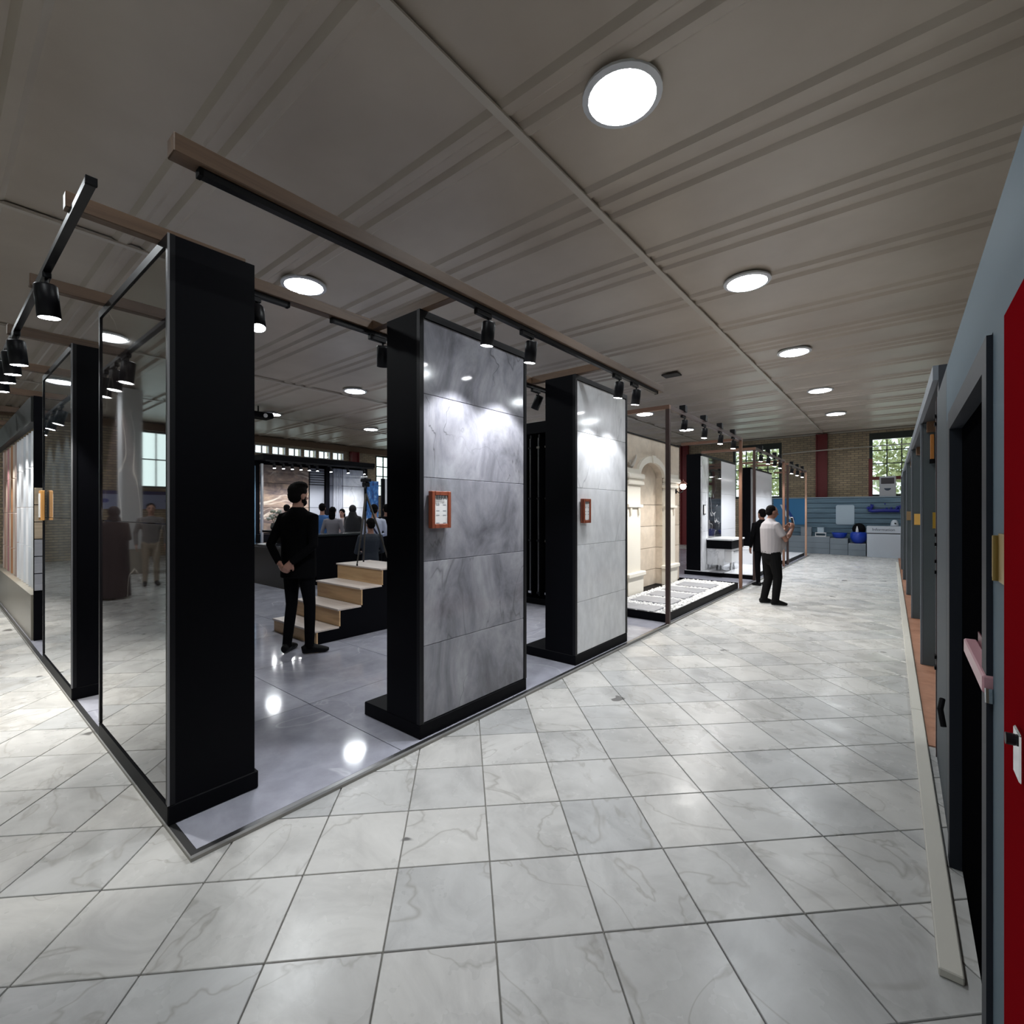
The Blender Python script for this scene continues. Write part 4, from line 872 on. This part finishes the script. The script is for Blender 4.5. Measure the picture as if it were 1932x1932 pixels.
lt = empty('blue_lettering', (-0.50, 21.345, 1.67)); tag(lt, 'dark blue cut-out lettering on the blue partition', 'lettering')
def stroke(pts, r): return MB().tube([(p[0], 0, p[1]) for p in pts], r, 8)
obj('letter_bar', stroke([(-0.40, -0.05), (-0.30, -0.09), (0.0, -0.07), (0.46, -0.08)], 0.06), BLUES, lt)
obj('letter_loop', stroke([(-0.44, -0.02), (-0.40, 0.03), (-0.33, 0.0), (-0.30, 0.06), (-0.32, 0.13), (-0.27, 0.09)], 0.05), BLUES, lt)
obj('letter_tooth', stroke([(0.10, -0.05), (0.11, 0.03)], 0.03), BLUES, lt); obj('letter_tooth', stroke([(0.22, -0.05), (0.24, 0.04)], 0.03), BLUES, lt)
obj('letter_hook', stroke([(0.36, -0.05), (0.42, 0.06), (0.47, 0.09), (0.48, -0.02)], 0.04), BLUES, lt)
obj('letter_dot', MB().ell((0.06, 0, 0.16), (0.025, 0.02, 0.025), 8, 6), BLUES, lt)
bpst = empty('blue_poster', (-3.40, 21.41, 1.05)); tag(bpst, 'bright blue poster on the partition behind the man with the phone', 'poster')
obj('sheet', bx(-0.55, 0.55, -0.01, 0.008, 0, 1.0), mat('poster_blue', (0.03, 0.17, 0.36), 0.45), bpst)
obj('white_sail', MB().prism([(-0.32, 0.78), (-0.26, 0.78), (0.10, 0.15), (-0.12, 0.30)], 'y', -0.014, -0.0105), mat('poster_white', (0.6, 0.66, 0.72), 0.5), bpst)
obj('blue_stripe', MB().prism([(-0.20, 0.78), (-0.12, 0.78), (0.20, 0.18), (0.12, 0.15)], 'y', -0.014, -0.0105), mat('poster_deep', (0.01, 0.05, 0.25), 0.5), bpst)
dk_ = empty('information_desk', (-0.46, 20.75, 0)); tag(dk_, 'white information desk in front of the blue partition', 'desk')
DW = mat('desk_white', (0.50, 0.55, 0.62), 0.35)
obj('lower_body', cb(-0.45, 0.45, -0.30, 0.30, 0.0, 0.80), DW, dk_); obj('shadow_gap', bx(-0.44, 0.44, -0.29, 0.29, 0.801, 0.829), BLACKM, dk_); obj('upper_body', cb(-0.46, 0.46, -0.31, 0.30, 0.83, 1.06), DW, dk_)
link('lettering', text_mesh('Information', 0.13, 0.002, mat('desk_ink', (0.05, 0.06, 0.09), 0.6), 'lettering'), dk_, (0.0, -0.312, 0.945), (PI / 2, 0, 0))
ph = empty('desk_device', (-0.17, 20.70, 1.061)); tag(ph, 'white rounded machine standing on the information desk', 'machine')
g = MB(); g.smooth = True; g.lathe([(0.001, 0.22), (0.05, 0.215), (0.09, 0.16), (0.11, 0.05), (0.115, 0.0), (0.001, 0.0)], 18); obj('housing', g, DW, ph); obj('dial', MB().cyl((0.02, -0.10, 0.10), (0.02, -0.115, 0.10), 0.025), BLACKM, ph)
tag(obj('brown_panel', cb(-0.02, 0.02, -0.15, 0.15, 0, 1.7), mat('brown_end', (0.07, 0.035, 0.03), 0.5), None, (0.03, 20.9, 0)), 'dark brown upright board at the right end of the information desk', 'board')
PLG = mat('plinth_grey', (0.20, 0.24, 0.28), 0.45)
for nm, x0, x1, y0, y1, z, lb in (('display_plinth', -4.1, -2.02, 20.85, 21.37, 0.62, 'long low grey plinth with white boxes at the end of the aisle'), ('display_plinth', -2.0, -1.47, 20.75, 21.37, 0.58, 'middle grey plinth with a blue basin at the end of the aisle'),
                               ('display_plinth', -1.45, -0.95, 20.65, 21.37, 0.42, 'low right plinth beside the information desk')):
    t = empty(nm, ((x0 + x1) / 2, (y0 + y1) / 2, 0)); tag(t, lb, 'plinth', 'stepped plinths before the blue partition'); w, d = (x1 - x0) / 2, (y1 - y0) / 2
    n = max(1, int(z / 0.19))
    for k in range(n): obj('board', bx(-w, w, -d, d, z * k / n + 0.003, z * (k + 1) / n - 0.003), PLG, t)
    obj('core', bx(-w + 0.01, w - 0.01, -d + 0.01, d - 0.01, 0, z - 0.01), BLACKP, t); obj('top_edge', bx(-w, w, -d - 0.004, d, z - 0.0029, z + 0.008), mat('plinth_edge', (0.4, 0.42, 0.46), 0.4), t)
def small_box(x, y, z, w, d, h, label, m):
    t = empty('white_box', (x, y, z)); tag(t, label, 'box', 'boxes on the plinth'); obj('carton', cb(-w, w, -d, d, 0, h), m, t); obj('lid', cb(-w - 0.008, w + 0.008, -d - 0.008, d + 0.008, h, h + 0.02), m, t)
small_box(-2.78, 21.1, 0.629, 0.17, 0.12, 0.32, 'tall grey carton on the long plinth', PLG); small_box(-2.32, 21.1, 0.629 + 0.15, 0.10, 0.10, 0.17, 'small pale carton on the wire tray', PALEB)
t = empty('wire_tray', (-2.32, 21.1, 0.629)); tag(t, 'white two-tier tray on the long plinth', 'tray'); obj('shelf', cb(-0.17, 0.17, -0.12, 0.12, 0.0, 0.03), WHITE, t); obj('shelf', cb(-0.17, 0.17, -0.12, 0.12, 0.12, 0.149), WHITE, t)
for s in (-0.16, 0.16): obj('upright', bx(s - 0.008, s + 0.008, -0.1, 0.1, 0.03, 0.12), WHITE, t)
t = empty('blue_basin', (-1.74, 21.05, 0.589)); tag(t, 'royal blue wash basin lying on the middle plinth', 'basin')
g = MB(); g.smooth = True; g.lathe([(0.001, 0.02), (0.12, 0.03), (0.19, 0.10), (0.21, 0.19), (0.235, 0.20), (0.235, 0.17), (0.2, 0.06), (0.14, 0.0), (0.001, 0.0)], 24); b_ = obj('bowl', g, BLUEP, t); obj('drain', MB().cyl((0, 0, 0.021), (0, 0, 0.03), 0.03), CHROME, t)
t = empty('blue_vessel', (-1.17, 20.95, 0.429)); tag(t, 'rounded royal blue vessel with a black back on the low plinth', 'vessel')
g = MB(); g.smooth = True; g.lathe([(0.001, 0.0), (0.12, 0.0), (0.20, 0.08), (0.25, 0.22), (0.24, 0.36), (0.20, 0.40), (0.001, 0.40)], 24); obj('bowl', g, BLUEP, t)
g = MB(); g.smooth = True; g.ell((0, 0.17, 0.50), (0.20, 0.06, 0.22)); obj('back', g, BLACKP, t)
g = MB(); g.lathe([(0.045, 0.40), (0.04, 0.48), (0.015, 0.60), (0.001, 0.62)], 12, (-0.04, -0.05, 0)); obj('white_cone', g, WHITE, t)

# ================================================================== behind the photographer, mirrored in the polished slabs
co = empty('white_column', (-15.2, -1.75, 0)); tag(co, 'white square column of the hall mirrored in the dark marble', 'column')
obj('shaft', cb(-0.21, 0.21, -0.21, 0.21, 0.62, ZC - 0.04), mat('column_white', (0.62, 0.63, 0.64), 0.6), co); obj('skirt', bx(-0.24, 0.24, -0.24, 0.24, 0, 0.619), mat('column_skirt', (0.34, 0.31, 0.26), 0.5), co)
bb = empty('wall_banner', (XL + 0.05, -4.0, 1.65)); tag(bb, 'blue and white banner under the left wall window', 'banner')
obj('cloth', bx(0, 0.02, -2.2, 2.4, 0, 0.62), mat('banner_pale', (0.35, 0.40, 0.62), 0.5), bb); obj('stripe', bx(0.021, 0.025, -2.2, 2.4, 0.5, 0.62), mat('banner_navy', (0.03, 0.04, 0.16), 0.5), bb)
for k in range(5): obj('print_mark', MB().ell((0.025, -1.8 + 0.9 * k, 0.28), (0.006, 0.12, 0.07), 10, 6), mat('banner_ink', (0.05, 0.08, 0.35), 0.5), bb)

# ================================================================== people
SKIN = mat('skin', (0.42, 0.22, 0.16), 0.55); SKIND = mat('skin_brown', (0.24, 0.115, 0.08), 0.55); LIP = mat('lip', (0.30, 0.11, 0.10), 0.5)
HAIR = mat('hair_black', (0.004, 0.0035, 0.0035), 0.8, spec=0.08); EYE = mat('eye_dark', (0.02, 0.015, 0.012), 0.3)
SUIT = mat('black_suit', (0.003, 0.003, 0.0038), 0.85, spec=0.05); TROU = mat('black_trousers', (0.0032, 0.0032, 0.0042), 0.85, spec=0.05); SHOE = mat('black_shoe', (0.0035, 0.0035, 0.004), 0.5, spec=0.15)
V = Vector
def hand(mb, wrist, d, n, lat_thumb, curl, mi, s=1.0):
    """palm, four unequal bent fingers and a thumb leaving the side of the palm"""
    d = V(d).normalized(); n = V(n); n = (n - d * n.dot(d)).normalized(); l = d.cross(n).normalized(); w = V(wrist); mb.cur = mi
    mb.tube([w - d * 0.02, w + d * 0.025 * s, w + d * 0.06 * s, w + d * 0.088 * s], [(0.027, 0.022), (0.036, 0.018), (0.042, 0.017), (0.040, 0.014)], 10, ref=n)
    for k, ln in enumerate((0.072, 0.082, 0.077, 0.060)):
        b = w + d * 0.082 * s + l * ((k - 1.5) * 0.0205)
        a1, a2, a3 = curl * 0.55, curl * 1.25, curl * 1.8
        p1 = b + (d * math.cos(a1) + n * math.sin(a1)) * ln * 0.45; p2 = p1 + (d * math.cos(a2) + n * math.sin(a2)) * ln * 0.32; p3 = p2 + (d * math.cos(a3) + n * math.sin(a3)) * ln * 0.25
        mb.tube([b - d * 0.015, b, p1, p2, p3], [0.0095, 0.0098, 0.0092, 0.0085, 0.007], 8, ref=l)
    t0 = w + d * 0.025 * s + l * (0.030 * lat_thumb); t1 = t0 + (d * 0.7 + l * lat_thumb * 0.75 + n * 0.25).normalized() * 0.038; t2 = t1 + (d * 0.9 + l * lat_thumb * 0.2 + n * (0.3 + curl * 0.3)).normalized() * 0.032
    mb.tube([t0 - l * (0.012 * lat_thumb), t0, t1, t2], [0.012, 0.0125, 0.0108, 0.008], 8, ref=n)
def person(label, pos, rotz, H, mats, arms, legs=None, torso=None, head_yaw=0, head_pitch=0, dz=0.0, beard=False, lean=0.0, voxel=0.012, hair='short', sleeve=1.0, cloak=None, group='people in the hall', scarf=None, extra=None, legw=1.0):
    """mats = [skin, top, bottom, shoe]; arms = [(elbow, wrist, hand dir, palm normal, curl)] right then left; local frame: faces +Y, z up, 1.75 m tall"""
    skin, top, bottom, shoe = mats; ML = [skin, top, bottom, shoe, HAIR, EYE, LIP, cloak or top]
    mb = MB(); k = H / 1.75
    up = Matrix.Translation((0, 0, 0.93 + dz)) @ Matrix.Rotation(-lean, 4, 'X') @ Matrix.Translation((0, 0, -0.93))
    U = lambda p: up @ V(p)
    # torso
    T = torso or [(0.90, 0.155, 0.105, 0.0), (1.00, 0.158, 0.108, 0.0), (1.12, 0.150, 0.102, 0.005), (1.25, 0.168, 0.112, 0.005), (1.36, 0.185, 0.112, 0.0), (1.43, 0.165, 0.092, -0.005), (1.475, 0.085, 0.066, -0.01)]
    mb.cur = 1; mb.tube([U((0, y, z)) for z, a, b, y in T], [(a, b) for z, a, b, y in T], 20, ref=(0, 1, 0))
    # hips
    mb.cur = 2; mb.tube([V((0, 0, 0.80 + dz)), V((0, 0, 0.88 + dz)), V((0, 0, 0.98 + dz))], [(0.13, 0.09), (0.158, 0.108), (0.15, 0.10)], 18, ref=(0, 1, 0))
    # legs
    LG = legs or [((0.095, 0.012, 0.50), (0.10, -0.02, 0.085), -8), ((-0.095, 0.012, 0.50), (-0.10, -0.02, 0.085), 8)]
    for (kn, an, toe), s in zip(LG, (1, -1)):
        hip = V((0.085 * s, 0, 0.90 + dz)); kn = V(kn); an = V(an)
        mb.cur = 2; mb.tube([hip + V((0, 0, 0.03)), hip.lerp(kn, 0.35), kn, kn.lerp(an, 0.35), an, an - V((0, 0, 0.03))], [q * legw for q in (0.088, 0.080, 0.058, 0.056, 0.046, 0.047)], 14, ref=(0, 1, 0))
        a = R(toe); f = V((-math.sin(a), math.cos(a), 0)); g = V((an.x, an.y, 0))
        mb.cur = 3; mb.tube([g - f * 0.075 + V((0, 0, 0.045)), g - f * 0.045 + V((0, 0, 0.05)), g + f * 0.02 + V((0, 0, 0.055)), g + f * 0.09 + V((0, 0, 0.042)), g + f * 0.155 + V((0, 0, 0.030)), g + f * 0.19 + V((0, 0, 0.026))],
                            [(0.028, 0.038), (0.036, 0.048), (0.040, 0.052), (0.046, 0.040), (0.040, 0.028), (0.02, 0.018)], 12, ref=(0, 0, 1))
        mb.tube([an + V((0, 0, 0.01)), g + V((0, 0, 0.05))], [0.042, 0.042], 12, ref=(0, 1, 0))
    # arms
    for (el, wr, hd, pn, cu), s in zip(arms, (1, -1)):
        sh = U((0.180 * s, -0.005, 1.415)); el = U(el); wr = U(wr)
        mb.cur = 1; cut = sleeve
        if cut >= 1.0:
            mb.tube([sh - V((0.05 * s, 0, -0.005)), sh, sh.lerp(el, 0.5), el, el.lerp(wr, 0.5), wr], [0.055, 0.060, 0.052, 0.045, 0.041, 0.034], 12, ref=(0, 1, 0))
        else:
            m_ = sh.lerp(el, cut)
            mb.tube([sh - V((0.05 * s, 0, -0.005)), sh, sh.lerp(el, cut * 0.5), m_], [0.055, 0.062, 0.061, 0.060], 12, ref=(0, 1, 0))
            mb.cur = 0; mb.tube([sh.lerp(el, cut * 0.7), el, el.lerp(wr, 0.4), wr], [0.046, 0.043, 0.042, 0.028], 12, ref=(0, 1, 0))
        hand(mb, wr, up.to_3x3() @ V(hd), up.to_3x3() @ V(pn), s, cu, 0)
    # neck and head
    hm = up @ Matrix.Translation((0, -0.005, 1.52)) @ Matrix.Rotation(head_yaw, 4, 'Z') @ Matrix.Rotation(head_pitch, 4, 'X') @ Matrix.Translation((0, 0.005, -1.52)); h3 = hm.to_3x3()
    Hd = lambda p: hm @ V(p)
    mb.cur = 0; mb.tube([U((0, -0.015, 1.43)), Hd((0, -0.012, 1.52)), Hd((0, 0.0, 1.60))], [0.060, 0.054, 0.052], 12)
    mb.ell(Hd((0, -0.004, 1.658)), (0.073, 0.092, 0.096), 18, 12, h3); mb.ell(Hd((0, 0.030, 1.588)), (0.054, 0.062, 0.062), 14, 10, h3)
    mb.tube([Hd((0, 0.078, 1.655)), Hd((0, 0.098, 1.632)), Hd((0, 0.110, 1.612)), Hd((0, 0.090, 1.602))], [0.010, 0.012, 0.016, 0.012], 8)
    for s in (-1, 1): mb.ell(Hd((0.074 * s, -0.008, 1.632)), (0.011, 0.024, 0.032), 8, 6, h3)
    mb.cur = 5
    for s in (-1, 1): mb.ell(Hd((0.030 * s, 0.081, 1.648)), (0.013, 0.008, 0.007), 8, 6, h3)
    mb.cur = 4
    for s in (-1, 1): mb.ell(Hd((0.031 * s, 0.084, 1.668)), (0.020, 0.006, 0.005), 8, 6, h3)
    mb.cur = 6; mb.ell(Hd((0, 0.088, 1.578)), (0.022, 0.008, 0.007), 8, 6, h3)
    if beard:
        mb.cur = 4; mb.ell(Hd((0, 0.034, 1.570)), (0.057, 0.062, 0.050), 14, 10, h3)
        for s in (-1, 1): mb.ell(Hd((0.056 * s, 0.018, 1.60)), (0.014, 0.030, 0.045), 8, 6, h3)
        mb.ell(Hd((0, 0.090, 1.594)), (0.028, 0.010, 0.006), 8, 6, h3)
    if cloak:
        mb.cur = 7
        mb.tube([(0, 0, 0.03), (0, 0, 0.5), (0, 0, 0.95), (0, 0.0, 1.25), (0, -0.01, 1.40), (0, -0.02, 1.49), (0, -0.02, 1.56)], [(0.27, 0.25), (0.25, 0.21), (0.235, 0.17), (0.235, 0.15), (0.20, 0.12), (0.115, 0.105), (0.095, 0.10)], 22, ref=(0, 1, 0))
        mb.ell(Hd((0, -0.022, 1.655)), (0.098, 0.102, 0.118), 18, 12, h3)
        if scarf: ML[7] = cloak
    if extra: extra(mb, U)
    src = BVHTree.FromPolygons([V(q) for q in mb.v], mb.f)
    def remesh(m_, vx, name, it=2):
        me = m_.mesh('tmp', ML); o = bpy.data.objects.new('tmp', me); C.objects.link(o)
        r = o.modifiers.new('r', 'REMESH'); r.mode = 'VOXEL'; r.voxel_size = vx
        q = o.modifiers.new('s', 'SMOOTH'); q.factor = 0.5; q.iterations = it
        bpy.context.view_layer.update()
        out = bpy.data.meshes.new_from_object(o.evaluated_get(bpy.context.evaluated_depsgraph_get())); bpy.data.objects.remove(o); out.name = name; return out
    me = remesh(mb, voxel, 'person')
    me.materials.clear(); [me.materials.append(q) for q in ML]
    for p in me.polygons:
        hit = src.find_nearest(p.center); p.material_index = mb.mi[hit[2]]; p.use_smooth = True
    for q in me.vertices:
        if q.co.z < 0.002: q.co.z = 0.002
    o = link('person', me, None, pos, (0, 0, rotz)); o.scale = (k, k, k); tag(o, label, 'person', group)
    if not cloak:
        hb = MB()
        if hair == 'short':
            hb.ell(Hd((0, -0.022, 1.686)), (0.081, 0.090, 0.082), 16, 12, h3); hb.ell(Hd((0, -0.045, 1.640)), (0.074, 0.062, 0.072), 14, 10, h3)
        elif hair == 'quiff':
            hb.ell(Hd((0, -0.016, 1.690)), (0.084, 0.100, 0.086), 16, 12, h3); hb.ell(Hd((0, -0.048, 1.640)), (0.076, 0.064, 0.080), 14, 10, h3); hb.ell(Hd((0.0, 0.050, 1.735)), (0.062, 0.048, 0.040), 12, 8, h3); hb.ell(Hd((0.02, 0.0, 1.755)), (0.062, 0.075, 0.032), 12, 8, h3)
        elif hair == 'thin':
            hb.ell(Hd((0, -0.026, 1.676)), (0.0795, 0.082, 0.085), 16, 12, h3); hb.ell(Hd((0, -0.045, 1.635)), (0.075, 0.060, 0.066), 14, 10, h3)
        elif hair == 'long':
            hb.ell(Hd((0, -0.018, 1.680)), (0.086, 0.098, 0.090), 16, 12, h3); hb.ell(Hd((0, -0.058, 1.56)), (0.085, 0.052, 0.15), 14, 10, h3)
        hme = remesh(hb, 0.009, 'hair', 1); hme.materials.clear(); hme.materials.append(HAIR)
        rg = random.Random(1)
        for q in hme.vertices: q.co += q.normal * rg.uniform(-0.002, 0.004)
        for p in hme.polygons: p.use_smooth = True
        link('hair', hme, o)
    return o
def onray(px, d, z=FZ):
    u = (px - 966) / FPX
    return ((-math.sin(YAW) + u * math.cos(YAW)) * d, (math.cos(YAW) + u * math.sin(YAW)) * d, z)
down = lambda s: ((0.26 * s, -0.03, 1.13), (0.25 * s, 0.04, 0.88), (0, 0.15, -1), (-s, 0, 0), 0.4)
front = lambda s: ((0.25 * s, 0.05, 1.13), (0.10 * s, 0.28, 1.10), (-0.5 * s, 0.8, 0.2), (0, 0.2, -1), 0.6)
jacket = [(0.79, 0.196, 0.136, 0.0), (0.92, 0.196, 0.134, 0.0), (1.02, 0.192, 0.128, 0.0), (1.13, 0.192, 0.124, 0.003), (1.26, 0.205, 0.128, 0.003), (1.36, 0.212, 0.124, 0.0), (1.43, 0.190, 0.106, -0.006), (1.475, 0.115, 0.082, -0.014), (1.515, 0.066, 0.066, -0.014)]
# the man in black, seen from behind with hands clasped at his back
person('man in a black suit standing with hands clasped behind his back by the oak steps', (-5.16, 2.60, FZ), R(24), 1.85, [SKIN, SUIT, TROU, SHOE],
       [((0.262, -0.10, 1.13), (0.085, -0.205, 0.965), (-0.62, -0.12, -0.72), (-0.25, 0.75, 0.35), 0.75), ((-0.262, -0.10, 1.13), (-0.075, -0.19, 0.955), (0.60, -0.18, -0.60), (0.2, 0.85, 0.3), 0.9)],
       legs=[((0.115, 0.03, 0.50), (0.135, 0.0, 0.085), -48), ((-0.10, 0.02, 0.50), (-0.125, -0.02, 0.085), 12)], torso=jacket, head_yaw=R(-8), beard=True, voxel=0.0085, hair='quiff')
# heavy man in a pale T-shirt looking at a phone
TEE = mat('pale_tshirt', (0.34, 0.32, 0.335), 0.75); DTR = mat('dark_trousers', (0.006, 0.006, 0.0065), 0.85, spec=0.08)
def belly(mb, U):
    mb.cur = 1; mb.ell(U((0, 0.085, 1.09)), (0.18, 0.165, 0.175), 16, 12)
    mb.cur = 2; mb.tube([U((0, 0, 0.70)), U((0, 0, 0.80)), U((0, 0, 0.94))], [(0.10, 0.06), (0.178, 0.13), (0.185, 0.155)], 16)
fat = [(0.90, 0.185, 0.155, 0.0), (1.00, 0.195, 0.17, 0.01), (1.12, 0.205, 0.175, 0.012), (1.25, 0.21, 0.165, 0.0), (1.36, 0.215, 0.15, -0.015), (1.43, 0.19, 0.12, -0.018), (1.48, 0.10, 0.085, -0.015), (1.515, 0.066, 0.066, -0.012)]
pm = person('heavy man in pale T-shirt and black trousers photographing with a phone in the aisle', (-1.72, 9.12, 0.0), R(-51), 1.68, [SKIND, TEE, DTR, SHOE],
       [((0.26, 0.12, 1.15), (0.085, 0.32, 1.33), (-0.25, 0.25, 0.9), (-0.75, 0.1, 0.1), 0.75), ((-0.26, 0.12, 1.15), (-0.085, 0.32, 1.33), (0.25, 0.25, 0.9), (0.75, 0.1, 0.1), 0.75)],
       legs=[((0.105, 0.06, 0.50), (0.10, 0.02, 0.085), -18), ((-0.10, 0.02, 0.50), (-0.10, -0.08, 0.085), 0)], torso=fat, head_pitch=R(-8), voxel=0.010, hair='thin', sleeve=0.72, extra=belly, legw=1.28)
obj('neck_strap', MB().tube([(0.075 * math.cos(a), 0.065 * math.sin(a) - 0.01, 1.468 - 0.02 * math.sin(a)) for a in [2 * PI * q / 16 for q in range(17)]], 0.012, 6), mat('strap_dark', (0.012, 0.01, 0.012), 0.7), pm)
fx, fy_ = -1.72, 9.12; ca, sa = math.cos(R(-51)), math.sin(R(-51))
def loc2(x, y, z, k=1.68 / 1.75): return (fx + (x * ca - y * sa) * k, fy_ + (x * sa + y * ca) * k, z * k)
ph = empty('smartphone', loc2(0, 0.385, 1.455), (R(12), 0, R(-51))); tag(ph, 'white smartphone held up by the heavy man', 'phone')
obj('case', cb(-0.036, 0.036, -0.004, 0.004, -0.06, 0.09, 0.003), WHITE, ph); obj('screen', bx(-0.032, 0.032, -0.0046, -0.0041, -0.05, 0.08), BLACKM, ph)
# companion in black beyond him
person('person in dark clothes standing just behind the heavy man', onray(1437, 10.15, 0.0), R(48), 1.62, [SKIND, SUIT, TROU, SHOE], [((0.32, 0.02, 1.17), (0.20, 0.17, 1.08), (-0.6, 0.6, 0.2), (0, 0, -1), 0.7), down(-1)], torso=jacket, voxel=0.012)
# people gathered behind the counter
BLU = mat('blue_shirt', (0.035, 0.13, 0.36), 0.7); WHS = mat('white_shirt', (0.52, 0.56, 0.70), 0.7); GRS = mat('grey_shirt', (0.20, 0.19, 0.22), 0.7); DKB = mat('dark_blue_top', (0.010, 0.016, 0.028), 0.7); CHD = mat('black_chador', (0.006, 0.006, 0.008), 0.8)
SH = dict(voxel=0.014)
person('man in a bright blue shirt seen from behind at the counter', onray(608, 11.75), R(58), 1.73, [SKIN, BLU, TROU, SHOE], [down(1), down(-1)], **SH)
person('dark-haired person in a grey patterned top beside the blue shirt', onray(628, 11.35), R(40), 1.64, [SKIN, GRS, TROU, SHOE], [down(1), down(-1)], hair='long', **SH)
person('woman with pale headscarf facing the camera in the crowd', onray(645, 13.2), R(215), 1.60, [SKIN, mat('pale_scarf', (0.42, 0.36, 0.36), 0.8), TROU, SHOE], [front(1), front(-1)], hair='long', **SH)
person('tall figure in a black chador at the counter', onray(666, 12.6), R(35), 1.70, [SKIN, CHD, TROU, SHOE], [front(1), front(-1)], cloak=CHD, **SH)
wm = person('man in a white shirt with a dark shoulder strap near the steps', onray(706, 9.6), R(50), 1.68, [SKIN, WHS, TROU, SHOE], [front(1), front(-1)], **SH)
obj('shoulder_strap', MB().tube([(-0.14, -0.02, 1.45), (-0.06, -0.122, 1.36), (0.04, -0.128, 1.2), (0.13, -0.10, 1.05)], [(0.018, 0.006)] * 4, 8, ref=(0, 1, 0)), mat('strap_blue', (0.01, 0.015, 0.05), 0.7), wm)
sp = onray(699, 8.75)
person('man in dark blue seated on a stool before the white shirt', sp, R(75), 1.72, [SKIND, DKB, TROU, SHOE], [front(1), front(-1)], legs=[((0.12, 0.38, 0.57), (0.13, 0.30, 0.085), -8), ((-0.12, 0.38, 0.57), (-0.13, 0.30, 0.085), 8)], dz=-0.31, **SH)
so = empty('stool', (sp[0], sp[1], FZ)); tag(so, 'round black stool under the seated man', 'stool')
obj('seat', MB().cyl((0, 0, 0.44), (0, 0, 0.475), 0.18, n=24), BLACKP, so); obj('column', MB().cyl((0, 0, 0.03), (0, 0, 0.44), 0.03, n=12), CHROME, so); obj('base', MB().lathe([(0.001, 0.03), (0.05, 0.03), (0.20, 0.012), (0.20, 0.0), (0.001, 0.0)], 24), BLACKM, so)
person('man with white collar half hidden left of the man in black', onray(541, 13.0), R(60), 1.72, [SKIN, WHS, TROU, SHOE], [down(1), down(-1)], **SH)
person('dark figure at the edge of the grey stone stand', onray(729, 11.0), R(60), 1.70, [SKIND, SUIT, TROU, SHOE], [down(1), down(-1)], **SH)
# two visitors in the left corridor, seen only as reflections in the dark marble
person('woman in a long dark cloak mirrored in the polished dark marble', (-11.07, -0.62, 0), R(90), 1.66, [SKIN, mat('dark_red_cloak', (0.02, 0.010, 0.012), 0.8), TROU, WHITE], [front(1), front(-1)], cloak=mat('dark_red_cloak', (0.02, 0.010, 0.012), 0.8), **SH)
person('visitor in beige trousers mirrored in the polished dark marble', (-12.4, -1.5, 0), R(-80), 1.74, [SKIN, mat('grey_tunic', (0.16, 0.15, 0.15), 0.8), mat('beige_trousers', (0.34, 0.28, 0.21), 0.8), SHOE], [down(1), down(-1)], **SH)
